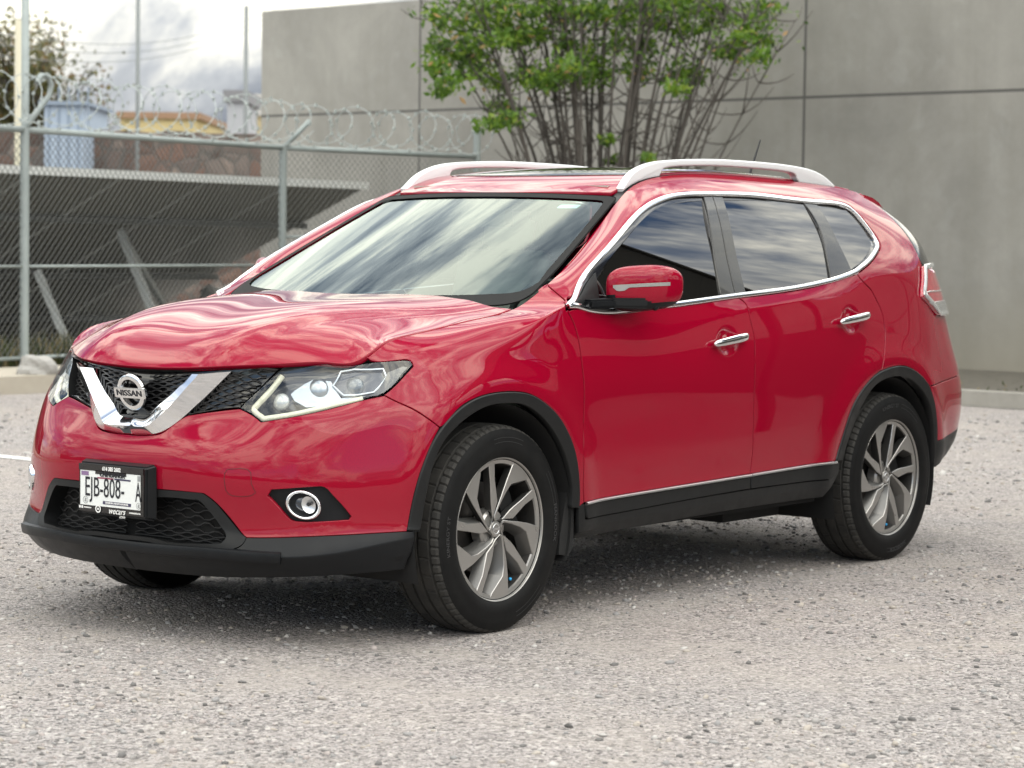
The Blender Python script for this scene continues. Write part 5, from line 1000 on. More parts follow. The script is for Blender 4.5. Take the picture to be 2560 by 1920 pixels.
fill(WS, 'frit_band', ws_outline(), M['dark'], wsx, off=-.005, thick=0, gap=-.004, res=.03, holes=[ws_outline(.024, .085, .032)])
ribbon(WS, 'windscreen_seal', ws_outline(), M['dark'], wsx, w=.016, h=.003, closed=True, off=-.004)
st = WS.ev([(.905, -.475), (.905, -.395), (.875, -.395), (.875, -.475)], .0015)[0]
mesh('sticker', st, [(0, 1, 2, 3)], M['sticker'], wsx)
# roof
_zc = [(.9, 1.505), (1.02, 1.532), (1.2, 1.588), (1.5, 1.636), (1.9, 1.658), (2.3, 1.654), (2.7, 1.636), (3.0, 1.606), (3.25, 1.565)]
def roof_z(q):
    x, Y = q[:, 0], np.abs(q[:, 1]); zc = nspl([a for a, _ in _zc], [b for _, b in _zc], np.clip(x, .9, 3.25))[:, 0]
    uu = np.clip(x, 1.09, 3.0); E = SIDE.ev(np.c_[np.interp(uu, _ru[:, 0], _ru[:, 1]), np.full(len(uu), 10.)])[0]
    k = np.clip(Y / np.maximum(E[:, 1], .3), 0, 1.05); zr = E[:, 2] + .004
    return zc - (zc - zr) * (.55 * k ** 2 + .45 * k ** 5)
_t = np.linspace(1.0, 3.2, 200); _ru = SIDE.ev(np.c_[_t, np.full(200, 10.)])[0][:, 0]; _ru = np.c_[_ru, _t]
ROOF = Plan(roof_z)
re_ = SIDE.ev(np.c_[np.linspace(1.09, 3.1, 60), np.full(60, 10.)])[0]
redge = np.c_[re_[:, 0], re_[:, 1] - .030]
fr_ = np.array([(1.030 + .29 * y * y, y) for y in np.linspace(0, .535, 14)])
half = np.vstack([fr_, redge[redge[:, 0] > 1.14], [(3.10, .40), (3.13, .2)]])
roofp = np.vstack([half, [(3.14, 0)], (half[1:] * [1, -1])[::-1]])
roof = fill(ROOF, 'roof', roofp, M['red'], car, thick=.015, gap=.002, res=.035)
gl = np.vstack([[(1.275 + .30 * y * y, y) for y in np.linspace(0, .44, 10)], [(1.9, .452), (2.5, .44)], [(2.62, .40), (2.66, .2)]])
glp = np.vstack([gl, [(2.67, 0)], (gl[1:] * [1, -1])[::-1]])
fill(ROOF, 'sunroof', glp, M['sunroof'], roof, off=.004, thick=.01, gap=0, res=.04)
for s in (-1, 1):
    # black ditch strip between roof skin and side, then the rail standing on it
    a = SIDE.ev(np.c_[np.linspace(1.06, 3.02, 60), np.full(60, 10.)])[0]; V = []; F = []
    for i, p in enumerate(a):
        V += [(p[0], s * (p[1] + .001), p[2] - .007), (p[0], s * (p[1] - .034), p[2] - .003)]
        if i: f = (2 * i - 2, 2 * i, 2 * i + 1, 2 * i - 1); F.append(f if s > 0 else f[::-1])
    mesh('roof_ditch_strip', V, F, M['trim'], car)
    top = [(1.150, 1.553), (1.19, 1.586), (1.243, 1.620), (1.351, 1.655), (1.517, 1.675), (1.775, 1.687), (2.0, 1.689), (2.262, 1.686), (2.45, 1.679), (2.586, 1.667), (2.70, 1.642), (2.790, 1.606)]
    tq = nspl(range(len(top)), top, np.linspace(0, len(top) - 1, 60))
    def zr(x): return float(np.interp(x, a[:, 0], a[:, 2])) - .004
    bot = [(x, zr(x)) for x in np.linspace(2.785, 2.475, 6)]
    op = nspl(range(7), [(2.455, 1.627), (2.435, 1.645), (2.3, 1.656), (1.9, 1.661), (1.6, 1.653), (1.455, 1.640), (1.425, 1.620)], np.linspace(0, 6, 30))
    bot += [tuple(q) for q in op] + [(x, zr(x)) for x in np.linspace(1.412, 1.155, 8)]
    poly = np.vstack([tq, np.array(bot)]); n = len(poly)
    bm = bmesh.new(); vs = [bm.verts.new((p[0], 0, p[1])) for p in poly]; f = bm.faces.new(vs)
    r = bmesh.ops.extrude_face_region(bm, geom=[f]); ev_ = [e for e in r['geom'] if isinstance(e, bmesh.types.BMVert)]
    bmesh.ops.translate(bm, vec=(0, .036, 0), verts=ev_)
    ed = [e for e in bm.edges if abs(e.verts[0].co.y - e.verts[1].co.y) < 1e-6]
    bmesh.ops.bevel(bm, geom=ed, offset=.009, segments=3, profile=.6, affect='EDGES', clamp_overlap=True)
    for v in bm.verts:
        yo = float(np.interp(v.co.x, a[:, 0], a[:, 1])); v.co.y = s * (yo - .008 - v.co.y)
    bmesh.ops.recalc_face_normals(bm, faces=bm.faces); me = bpy.data.meshes.new('roof_rail'); bm.to_mesh(me); bm.free()
    o = link('roof_rail', me, M['rail'], car); me.polygons.foreach_set('use_smooth', [True] * len(me.polygons)); me.set_sharp_from_angle(angle=R_(48))
# spoiler over the tailgate
V = []; F = []; ny = 25; prof = [(3.02, 1.592), (3.10, 1.582), (3.17, 1.563), (3.225, 1.535), (3.238, 1.522), (3.215, 1.515), (3.10, 1.535), (3.02, 1.55)]
for i in range(ny):
    y = -.56 + 1.12 * i / (ny - 1); k = abs(y) / .56
    for x, z in prof: V.append((3.0 + (x - 3.0) * (1 - .22 * k ** 4), y, z - .012 * k ** 2 - .012 * k ** 6))
m_ = len(prof)
for i in range(ny - 1):
    for j in range(m_): F.append((i * m_ + j, i * m_ + (j + 1) % m_, (i + 1) * m_ + (j + 1) % m_, (i + 1) * m_ + j))
F += [tuple(range(m_))[::-1], tuple(range((ny - 1) * m_, ny * m_))]
mesh('rear_spoiler', V, F, M['red'], tg, smooth=True, angle=R_(40))
mb = MB(); mb.tube([(2.92, 0, 1.62), (2.935, 0, 1.66), (3.02, 0, 1.82)], [.012, .006, .004], 8); mb.build('roof_antenna', M['trim'], roof, smooth=True)
# added near-black inner shell that shades the panel gaps, floor, wheel liners
arcf = [uvxz(-.03 + .44 * math.cos(q), .355 + .44 * math.sin(q)) for q in np.linspace(R_(185), R_(-8), 24)]
arcr = [uvxz(2.65 + .44 * math.cos(q), .355 + .44 * math.sin(q)) for q in np.linspace(R_(188), R_(-5), 24)]
core = [[(-1.5, .9), (-1.0, .9), (-.50, .9)], arcf, [(.43, .9), (2.19, .9)], arcr, [(3.1, .9), (4.3, .9)], [(4.3, .9), (4.3, 6.9)], [(4.3, 6.9), (2.6, 6.9), (.4, 6.9)], [(.4, 6.9), (.3, 8.6), (.0, 9.6), (-.5, 9.4), (-1.1, 9.0), (-1.5, 9.0)]]
fill(SIDE, 'inner_shell', core, M['dark'], car, both=True, off=-.085, thick=0, gap=0, res=.05, step=.03)
mb = MB(); mb.box((1.32, 0, .31), (1.72, 1.66, .05)); mb.box((1.36, 0, .32), (4.1, 1.10, .06)); mb.box((-.2, 0, .29), (.9, .9, .05)); mb.box((1.9, -.62, .25), (.42, .16, .05)); mb.box((2.05, .3, .27), (.5, .5, .06)); mb.build('underbody', M['liner'], car)
for s in (-1, 1):
    for cx in (-.03, 2.65):
        mb = MB(); n = 40; V = []; F = []
        for i in range(n + 1):
            q = R_(-20) + R_(220) * i / n
            for y in (.895, .55): V.append((cx + .432 * math.cos(q), s * y, .355 + .432 * math.sin(q)))
        for i in range(n): F.append((2 * i, 2 * i + 1, 2 * i + 3, 2 * i + 2))
        V.append((cx, s * .55, .355)); c = len(V) - 1
        for i in range(n): F.append((2 * i + 1, c, 2 * i + 3))
        mesh('wheel_liner', V, F, M['liner'], car, smooth=True)
    # flap behind the front wheel
    pts = [(.432, .28), (.430, .46), (.405, .50), (.375, .40), (.35, .30), (.345, .235), (.40, .225), (.425, .25)]
    bm = bmesh.new(); vs = [bm.verts.new((x, s * .885, z)) for x, z in pts]; f = bm.faces.new(vs)
    r = bmesh.ops.extrude_face_region(bm, geom=[f]); bmesh.ops.translate(bm, vec=(.0, -s * .16, 0), verts=[e for e in r['geom'] if isinstance(e, bmesh.types.BMVert)])
    bmesh.ops.recalc_face_normals(bm, faces=bm.faces); me = bpy.data.meshes.new('mud_flap'); bm.to_mesh(me); bm.free(); link('mud_flap', me, M['liner'], car)
# cabin
mb = MB(); mb.box((.72, 0, .99), (.42, 1.36, .18)); mb.box((.56, 0, 1.05), (.25, 1.30, .06)); mb.build('dashboard', M['dash'], car)
mb = MB(); mb.tube([(.93 + .035 * math.sin(q) * .6, -.37 + .185 * math.cos(q), 1.02 + .17 * math.sin(q)) for q in np.linspace(0, 2 * math.pi, 25)], .014, 8); mb.bar((.93, -.54, 1.02), (.93, -.20, 1.02), .03, .05); mb.build('steering_wheel', M['trim'], car, smooth=True, angle=R_(40))
for y in (-.37, .37):
    bm = bmesh.new()
    for c, sz, ry in (((1.28, y, .70), (.50, .50, .16), .1), ((1.55, y, 1.00), (.14, .48, .62), .28), ((1.64, y, 1.38), (.10, .26, .18), .2)):
        r = bmesh.ops.create_cube(bm, size=1, matrix=Matrix.Translation(c) @ Matrix.Rotation(ry, 4, 'Y') @ Matrix.Diagonal((*sz, 1)))
    bmesh.ops.bevel(bm, geom=list(bm.edges), offset=.04, segments=3, affect='EDGES'); me = bpy.data.meshes.new('front_seat'); bm.to_mesh(me); bm.free(); link('front_seat', me, M['pale'], car); me.polygons.foreach_set('use_smooth', [True] * len(me.polygons))
mb = MB(); mb.box((2.35, 0, .95), (.16, 1.25, .62), Matrix.Rotation(.25, 3, 'Y')); mb.box((1.4, 0, .50), (2.6, 1.5, .04)); mb.build('rear_bench', M['seat'], car)
mb = MB(); mb.box((1.02, 0, 1.435), (.05, .22, .07)); mb.build('inner_mirror', M['trim'], car)
mb = MB(); mb.box((1.9, 0, 1.555), (1.5, .98, .02)); mb.build('headliner', M['pale'], car)

# ---------------------------------------------------------------- front details
def chart_mean(pts): return np.array(pts, float)
def zig(name, rows, u0, u1, vf, m, parent, off, amp, wl, w):
    """wavy honeycomb bars following the nose surface"""
    mb = MB()
    for k, (v, ph) in enumerate(rows):
        for s in (-1, 1):
            us = np.arange(u0, u1, wl / 4); pts = []
            for i, u in enumerate(us):
                q = (i + ph) % 4; dv = {0: amp, 1: amp, 2: -amp, 3: -amp}[q]
                pts.append((u, v + dv))
            pts = [p for p in pts if vf(*p)]
            if len(pts) < 2: continue
            P, N = SIDE.ev(pts, off)
            for a, b in zip(P[:-1], P[1:]):
                if np.linalg.norm(a - b) > wl: continue
                mb.bar((a[0], s * a[1], a[2]), (b[0], s * b[1], b[2]), w, w * 2.2, up=(1, 0, 0))
    return mb.build(name, m, parent)
gp = smooth_segs(OUTL['grille'])
grille = fill(SIDE, 'grille', OUTL['grille'], M['gloss'], car, both=True, off=-.035, thick=.02, gap=.0)
# surround that closes the step between bumper skin and the sunk grille
def wall(S, name, segs, m, parent, o0, o1, both=True, side=-1, gap=0.0):
    p = smooth_segs(segs, .012, .09 if isinstance(S, Surf) else 1)
    if area2(p) < 0: p = p[::-1]
    if gap: p = inset_uv(S, p, gap)[0]
    A = S.ev(p, o0)[0]; B = S.ev(p, o1)[0]; n = len(p); V = []; F = []
    for s in ((-1, 1) if both else (side,)):
        b = len(V); V += [(q[0], s * q[1], q[2]) for q in A] + [(q[0], s * q[1], q[2]) for q in B]
        for i in range(n):
            j = (i + 1) % n
            if both and abs(A[i, 1]) < 1e-3 and abs(A[j, 1]) < 1e-3: continue
            F.append((b + i, b + j, b + n + j, b + n + i))
    return mesh(name, V, F, m, parent, smooth=True, angle=R_(35))
wall(SIDE, 'grille_surround', OUTL['grille'], M['trim'], grille, .001, -.045)
gin = inset_uv(SIDE, gp if area2(gp) > 0 else gp[::-1], .008)[0]
mg = mat('grille_mesh', (.022, .022, .023), .35, 0, .3)
zig('grille_mesh', [(5.25 + i * .30, (i % 2) * 2) for i in range(16)], -1.5, -.95, lambda u, v: bool(inpoly(np.array([[u, v]]), gin)[0]), mg, grille, -.026, .075, .062, .0032)
fill(SIDE, 'grille_lower_bar', [OUTL['grille'][0], OUTL['grille'][1], OUTL['grille'][2], [(-1.098, 5.9), (-1.12, 5.9)], [(-1.13, 5.75), (-1.24, 5.50), (-1.5, 5.5)]], M['gloss'], grille, both=True, off=-.006, thick=.02, gap=.001)
# chrome V: inner edge, ridge, outer edge
def dens(segs, n):
    p = smooth_segs(segs, .006); 
    l = np.r_[0, np.cumsum(np.linalg.norm(np.diff(p * [1, .09], axis=0), axis=1))]; q = np.linspace(0, l[-1], n)
    return np.c_[np.interp(q, l, p[:, 0]), np.interp(q, l, p[:, 1])]
def open_dens(segs, n):
    o = []
    for sg in segs:
        p = np.array(sg, float); t = np.arange(len(p)); q = np.linspace(0, len(p) - 1, 40)
        o.append(nspl(t, p, q) if len(p) > 2 else np.c_[np.interp(q, t, p[:, 0]), np.interp(q, t, p[:, 1])])
    p = np.vstack(o); w = p * [1, .09]; l = np.r_[0, np.cumsum(np.linalg.norm(np.diff(w, axis=0), axis=1))]; q = np.linspace(0, l[-1], n)
    return np.c_[np.interp(q, l, p[:, 0]), np.interp(q, l, p[:, 1])]
nV = 60
li, lr, lo_ = (open_dens(OUTL[k], nV) for k in ('v_in', 'v_ridge', 'v_out'))
inw = SIDE.ev(li, -.030)[0]; ini = SIDE.ev(li, .004)[0]; rd_ = SIDE.ev(lr, .030)[0]; ot = SIDE.ev(lo_, .002)[0]; oti = SIDE.ev(lo_, -.03)[0]
def fair(P, it=8):
    Q = np.vstack([(P * [1, -1, 1])[::-1], P[1:]])
    for _ in range(it): Q[1:-1] += .25 * (Q[:-2] + Q[2:] - 2 * Q[1:-1])
    return Q[len(P) - 1:]
inw, ini, rd_, ot, oti = (fair(q) for q in (inw, ini, rd_, ot, oti))
V = []; F = []
for s in (1, -1):
    L = [inw, ini, rd_, ot, oti]; b = len(V)
    for q in L: V += [(p[0], s * p[1], p[2]) for p in q]
    for a in range(4):
        for i in range(nV - 1):
            f = (b + a * nV + i, b + a * nV + i + 1, b + (a + 1) * nV + i + 1, b + (a + 1) * nV + i); F.append(f if s < 0 else f[::-1])
    f = tuple(b + a * nV + nV - 1 for a in range(5)); F.append(f if s < 0 else f[::-1])
o = mesh('grille_chrome_bar', V, F, M['chrome'], grille, smooth=True)
bm = bmesh.new(); bm.from_mesh(o.data); bmesh.ops.remove_doubles(bm, verts=bm.verts, dist=.0004); bmesh.ops.recalc_face_normals(bm, faces=bm.faces); bm.to_mesh(o.data); bm.free(); o.data.set_sharp_from_angle(angle=R_(28))
# round badge with name bar
bx, bz = -.882, .820
tilt = Matrix.Rotation(R_(-14), 4, 'Y')
def place(V, org, rot=None, yaw=0):
    """xy plane lettering -> standing, facing -x"""
    Mx = Matrix(((0, 0, -1, 0), (-1, 0, 0, 0), (0, 1, 0, 0), (0, 0, 0, 1)))
    Mx = Matrix.Translation(org) @ Matrix.Rotation(yaw, 4, 'Z') @ (rot or Matrix.Identity(4)) @ Mx
    return [tuple(Mx @ Vector(v)) for v in V]
badge = None
mb = MB(); n = 48; ring = []
V = []; F = []; pr = [(.0635, 0), (.0625, .009), (.056, .013), (.0465, .011), (.0445, 0)]
for i in range(n):
    q = 2 * math.pi * i / n
    for r, h in pr: V.append((r * 1.0 * math.cos(q), r * math.sin(q), h))
k = len(pr)
for i in range(n):
    for j in range(k - 1): F.append((i * k + j, ((i + 1) % n) * k + j, ((i + 1) % n) * k + j + 1, i * k + j + 1))
badge = mesh('badge', place(V, (bx, 0, bz), tilt), F, M['chrome'], grille, smooth=True, angle=R_(45))
mb = MB(); mb.box((0, 0, .010), (.150, .036, .014)); bm = bmesh.new(); me = bpy.data.meshes.new('badge_bar'); me.from_pydata(place(mb.V, (bx, 0, bz), tilt), [], mb.F); bm.from_mesh(me); bmesh.ops.bevel(bm, geom=list(bm.edges), offset=.003, segments=2, affect='EDGES'); bm.to_mesh(me); bm.free(); link('badge_bar', me, M['chrome'], grille)
V, F = text_mesh('NISSAN', .0285, sx=1.28, bold=.0004); V = [(x, y, z + .0178) for x, y, z in V]; mesh('badge_lettering', place(V, (bx, 0, bz), tilt), F, M['ink'], grille)
mb = MB(); V = [(.058 * math.cos(q), .058 * math.sin(q), -.012) for q in np.linspace(0, 2 * math.pi, 32, endpoint=False)]; mb.add(place(V, (bx, 0, bz), tilt), [tuple(range(32))]); mb.build('badge_plate', M['gloss'], grille)
# lower intake
lg = wall(SIDE, 'intake_frame', OUTL['lg_in'], M['trim'], car, .004, -.06)
fill(SIDE, 'frame_face', OUTL['lg_out'], M['trim'], lg, both=True, off=.003, thick=.02, gap=.0005, holes=None or [])if False else None
def ringstrip(S, name, A, B, m, parent, offA, offB, both=True, n=110):
    a, b = open_dens(A, n), open_dens(B, n); PA = S.ev(a, offA)[0]; PB = S.ev(b, offB)[0]; V = []; F = []
    for s in (1, -1):
        k = len(V); V += [(p[0], s * p[1], p[2]) for p in PA] + [(p[0], s * p[1], p[2]) for p in PB]
        for i in range(n - 1):
            f = (k + i, k + i + 1, k + n + i + 1, k + n + i); F.append(f if s > 0 else f[::-1])
    return mesh(name, V, F, m, parent, smooth=True, angle=R_(30))
ringstrip(SIDE, 'frame_face', OUTL['lg_out'], OUTL['lg_in'], M['trim'], lg, .002, .004)
fill(SIDE, 'intake_back', OUTL['lg_in'], M['dark'], lg, both=True, off=-.058, thick=0, gap=-.004)
gi = smooth_segs(OUTL['lg_in']); gi = gi if area2(gi) > 0 else gi[::-1]; gi = inset_uv(SIDE, gi, .006)[0]
zig('intake_mesh', [(1.58 + i * .135, (i % 2) * 2) for i in range(8)], -1.5, -.95, lambda u, v: bool(inpoly(np.array([[u, v]]), gi)[0]), mat('intake_bars', (.010, .010, .0105), .5), lg, -.045, .032, .085, .0032)
# raised lower lip blade with a step line
ribbon(SIDE, 'lip_blade', [[(-1.5, 1.08), (-1.2, 1.06), (-1.0, 1.02), (-.86, .98)]], M['lip'], lip, w=.040, h=.012, both=True, prof=[(-.5, -.5), (-.42, .8), (-.2, 1), (.30, 1), (.42, .8), (.5, -.5)])
# number plate with its holder
plate = empty('number_plate', (0, 0, 0)); plate.parent = car; bpy.context.view_layer.update()
PX, PZ = -.975, .4935
def pbox(name, parts, m, dx=0):
    mb = MB()
    for y, z, w, h, d, x in parts: mb.box((PX + x + dx, -y, PZ + z), (d, w, h))
    return mb
bm = bmesh.new(); bmesh.ops.create_cube(bm, size=1, matrix=Matrix.Translation((PX + .022, 0, PZ)) @ Matrix.Diagonal((.044, .322, .172, 1)))
for v in bm.verts:
    if v.co.x > PX + .02: v.co.y *= 1.10; v.co.z = PZ + (v.co.z - PZ) * 1.12
bmesh.ops.bevel(bm, geom=list(bm.edges), offset=.008, segments=3, affect='EDGES'); me = bpy.data.meshes.new('plate_holder'); bm.to_mesh(me); bm.free(); link('plate_holder', me, M['lip'], plate)
pm = MB(); pm.box((PX - .0015, 0, PZ + .002), (.003, .312, .160)); pm.build('plate_frame', M['gloss'], plate)
pm = MB(); pm.box((PX - .0035, .004, PZ + .002), (.002, .290, .118)); pl = pm.build('plate_sheet', M['plate'], plate)
def ptext(name, body, y, z, size, m, sx=1, shear=0, bold=0, x=-.0056):
    V, F = text_mesh(body, size, shear, .0004, sx, bold); return mesh(name, place([(a, b, c) for a, b, c in V], (PX + x, -y, PZ + z)), F, m, plate)
def pquad(name, y, z, w, h, m, x=-.0052):
    mb = MB(); mb.box((PX + x, -y, PZ + z), (.0008, w, h)); return mb.build(name, m, plate)
# (y grows to the viewer's right here)
ptext('plate_number', 'EJB-808-', -.030, .003, .094, M['ink'], .60)
ptext('plate_number_end', 'A', .132, -.001, .094, M['ink'], .42)
pquad('plate_band', 0, .0715, .312, .022, M['gloss'])
pquad('plate_band', .0, .0565, .150, .012, M['gloss'])
ptext('dealer_phone', '614 385 2602', .004, .070, .0185, M['white'], .86, 0, .0006, -.0062)
ptext('state_name', 'CHIHUAHUA', .008, .0505, .021, M['ink'], .98, 0, .0008, -.0066)
pquad('plate_stripe', -.026, .0385, .078, .0052, M['wine']); pquad('plate_stripe', .056, .0385, .078, .0052, M['navy'])
pquad('plate_patch', -.126, .050, .036, .014, M['lilac']); pquad('plate_patch', .135, .048, .013, .018, M['grey'])
pquad('plate_base_stripe', .030, -.0435, .135, .0105, M['navy']); ptext('plate_base_text', 'TRANSPORTE PRIVADO AUTOMOVIL', .030, -.0435, .0078, M['white'], .86, 0, .0002, -.0060)
for nm, y, z, r, mm in (('plate_seal', -.123, -.040, .0125, M['grey']), ('plate_seal', .134, -.043, .011, M['grey'])):
    n = 24; V = []; F = []
    for i in range(n):
        q = 2 * math.pi * i / n
        V += [(r * math.cos(q) + y, r * math.sin(q) + z, 0), (r * .84 * math.cos(q) + y, r * .84 * math.sin(q) + z, 0)]
    F = [(2 * i, (2 * i + 2) % (2 * n), (2 * i + 3) % (2 * n), 2 * i + 1) for i in range(n)]
    b = len(V); V += [(y + r * a, z + r * c, 0) for a, c in ((-.45, -.35), (-.2, .45), (.15, .6), (.45, .3), (.3, -.1), (.5, -.5), (0, -.6))]; F.append(tuple(range(b, b + 7)))
    mesh(nm, place(V, (PX - .0053, 0, PZ)), F, mm, plate)
ptext('dealer_name', 'wecars', .030, -.0690, .030, M['white'], .95, .35, .0002, -.0062)
ptext('dealer_name_second', 'zone', .055, -.0850, .017, M['white'], .85, .35, .0, -.0046)
ptext('dealer_site', 'somosautos.mx', .118, -.0680, .0095, M['white'], .9, 0, .0002, -.0062); ptext('dealer_handle', 'wecarszone', -.112, -.0645, .0085, M['white'], .9, 0, .0002, -.0062)
for y in (-.150, -.138): pquad('dealer_icon', y, -.0645, .008, .009, M['white'], -.0058)
n = 28; V = []; F = []
for i in range(n):
    q = 2 * math.pi * i / n; V += [(.0135 * math.cos(q) - .060, .0135 * math.sin(q) - .0665, 0), (.0088 * math.cos(q) - .060, .0088 * math.sin(q) - .0665, 0)]
F = [(2 * i, (2 * i + 2) % (2 * n), (2 * i + 3) % (2 * n), 2 * i + 1) for i in range(n)]
b = len(V); V += [(-.060 + x, -.0665 + y, 0) for x, y in ((-.006, -.004), (-.004, .001), (-.002, .004), (.002, .004), (.004, .001), (.006, -.004), (.003, -.003), (-.003, -.003))]; F.append(tuple(range(b, b + 8)))
mesh('dealer_mark', place(V, (PX - .0062, 0, PZ)), F, M['white'], plate)
# headlights
for s in (-1, 1):
    hl = wall(SIDE, 'headlight', OUTL['lamp_front'], M['lampdark'], car, -.002, -.085, both=False, side=s, gap=.001)
    fill(SIDE, 'lamp_back', OUTL['lamp_front'], M['lampdark'], hl, side=s, off=-.080, thick=0, gap=-.003)
    lc = fill(SIDE, 'lens_cover', OUTL['lamp_front'], M['clear'], hl, side=s, off=.002, thick=0, gap=.002, bevel=.002)
    tray = OUTL['L_hl_tray'][0]; oc = OUTL['L_hl_oct'][0]
    def polyseg(p): return [[p[i], p[i + 1]] for i in range(len(p) - 1)]
    fill(SIDE, 'reflector_tray', polyseg(tray), M['lampsilver'], hl, side=s, off=-.030, thick=.035, gap=0, res=.012)
    fill(SIDE, 'projector_bezel', polyseg(oc), M['lampdark'], hl, side=s, off=-.034, thick=.03, gap=.004, res=.012)
    ribbon(SIDE, 'projector_frame', polyseg(oc), M['lampsilver'], hl, w=.009, h=.012, side=s, closed=True, off=-.032)
    fill(SIDE, 'lamp_tail_reflector', polyseg(OUTL['L_hl_tail'][0]), M['gloss'], hl, side=s, off=-.018, thick=.03, gap=0, res=.012)
    ribbon(SIDE, 'daylight_strip', OUTL['L_drl'], M['drl'], hl, w=.019, h=.010, side=s, off=-.024)
    ribbon(SIDE, 'lens_edge', polyseg(OUTL['L_drl'][0] + OUTL['L_drl'][1]), M['lampsilver'], hl, w=.004, h=.008, side=s, off=-.014) if False else None
    for i, (u, v) in enumerate(OUTL['L_hl_pts'][0][:3]):
        C_, N_ = SIDE.ev([(u, v)], -.040); c = Vector(C_[0] * [1, s, 1]); nrm = Vector(N_[0] * [1, s, 1])
        nrm = (nrm * .5 + Vector((-1, 0, .1))).normalized()
        r = (.040, .036, .030)[i]; bm = bmesh.new(); bmesh.ops.create_uvsphere(bm, u_segments=20, v_segments=12, radius=r)
        for q in bm.verts: q.co.z *= .55
        rot = nrm.to_track_quat('Z', 'Y').to_matrix().to_4x4(); bm.transform(Matrix.Translation(c) @ rot)
        me = bpy.data.meshes.new('projector_lens'); bm.to_mesh(me); bm.free(); me.polygons.foreach_set('use_smooth', [True] * len(me.polygons))
        link('projector_lens', me, (M['lampsilver'], mat('projector_glass', (.10, .12, .14), .03, .2, 1, 0), M['lampclear'])[i], hl)
    # fog lamp
    fg = fill(SIDE, 'fog_lamp', OUTL['fog'], M['lip'], car, side=s, off=-.022, thick=.02, gap=.001, res=.015)
    wall(SIDE, 'fog_surround', OUTL['fog'], M['gloss'], fg, -.001, -.03, both=False, side=s)
    (cu, cv_), l, r_, t, b = OUTL['L_fog_pts'][0][0], *OUTL['L_fog_pts'][0][1:5]
    C_ = SIDE.ev([(cu, cv_)], -.010)[0][0]; E1 = (SIDE.ev([r_], -.010)[0][0] - SIDE.ev([l], -.010)[0][0]) / 2; E2 = (SIDE.ev([t], -.010)[0][0] - SIDE.ev([b], -.010)[0][0]) / 2
    nrm = np.cross(E2, E1); nrm /= np.linalg.norm(nrm)
    if nrm[0] > 0: nrm = -nrm
    def ell(k, d): return [C_ + E1 * k * math.cos(q) + E2 * k * math.sin(q) + nrm * d for q in np.linspace(0, 2 * math.pi, 40, endpoint=False)]
    prof = [(1.02, -.02), (1.01, .010), (.94, .018), (.82, .012), (.78, -.004), (.76, -.03)]
    V = [];
    for k, d in prof: V += [(p[0], s * p[1], p[2]) for p in ell(k, d)]
    F = [(a * 40 + i, a * 40 + (i + 1) % 40, (a + 1) * 40 + (i + 1) % 40, (a + 1) * 40 + i) for a in range(len(prof) - 1) for i in range(40)]
    mesh('fog_chrome_ring', V, F, M['chrome'], fg, smooth=True)
    V = [(p[0], s * p[1], p[2]) for p in ell(.78, -.022)]; V2 = [(p[0], s * p[1], p[2]) for p in ell(.40, -.010)]
    mesh('fog_lens', V + V2 + [tuple((C_ + nrm * -.006) * [1, s, 1])], [(i, (i + 1) % 40, 40 + (i + 1) % 40, 40 + i) for i in range(40)] + [(40 + i, 40 + (i + 1) % 40, 80) for i in range(40)], M['lampdark'], fg, smooth=True)
    c2 = C_ + E1 * .28 + E2 * .02
    V = [tuple((c2 + E1 * .40 * math.cos(q) + E2 * .58 * math.sin(q) + nrm * .001) * [1, s, 1]) for q in np.linspace(0, 2 * math.pi, 32, endpoint=False)]
    mesh('fog_reflector', V + [tuple((c2 - nrm * .012) * [1, s, 1])], [(i, (i + 1) % 32, 32) for i in range(32)], M['satin'], fg, smooth=True)
    mb = MB(); pp = (C_ + E1 * .38 + E2 * .10) * [1, s, 1]; mb.tube([pp, pp + np.array([-.008, 0, 0])], .006, 10); mb.build('fog_bulb', M['gloss'], fg)
# tow-hook cover line on the left cheek of the bumper
tw = OUTL['L_tow'][0]
ribbon(SIDE, 'tow_cover', [tw], mat('cover_seam', (.10, .0008, .004), .5), bump_f, w=.0028, h=.0004, side=-1, closed=True, off=.0004)
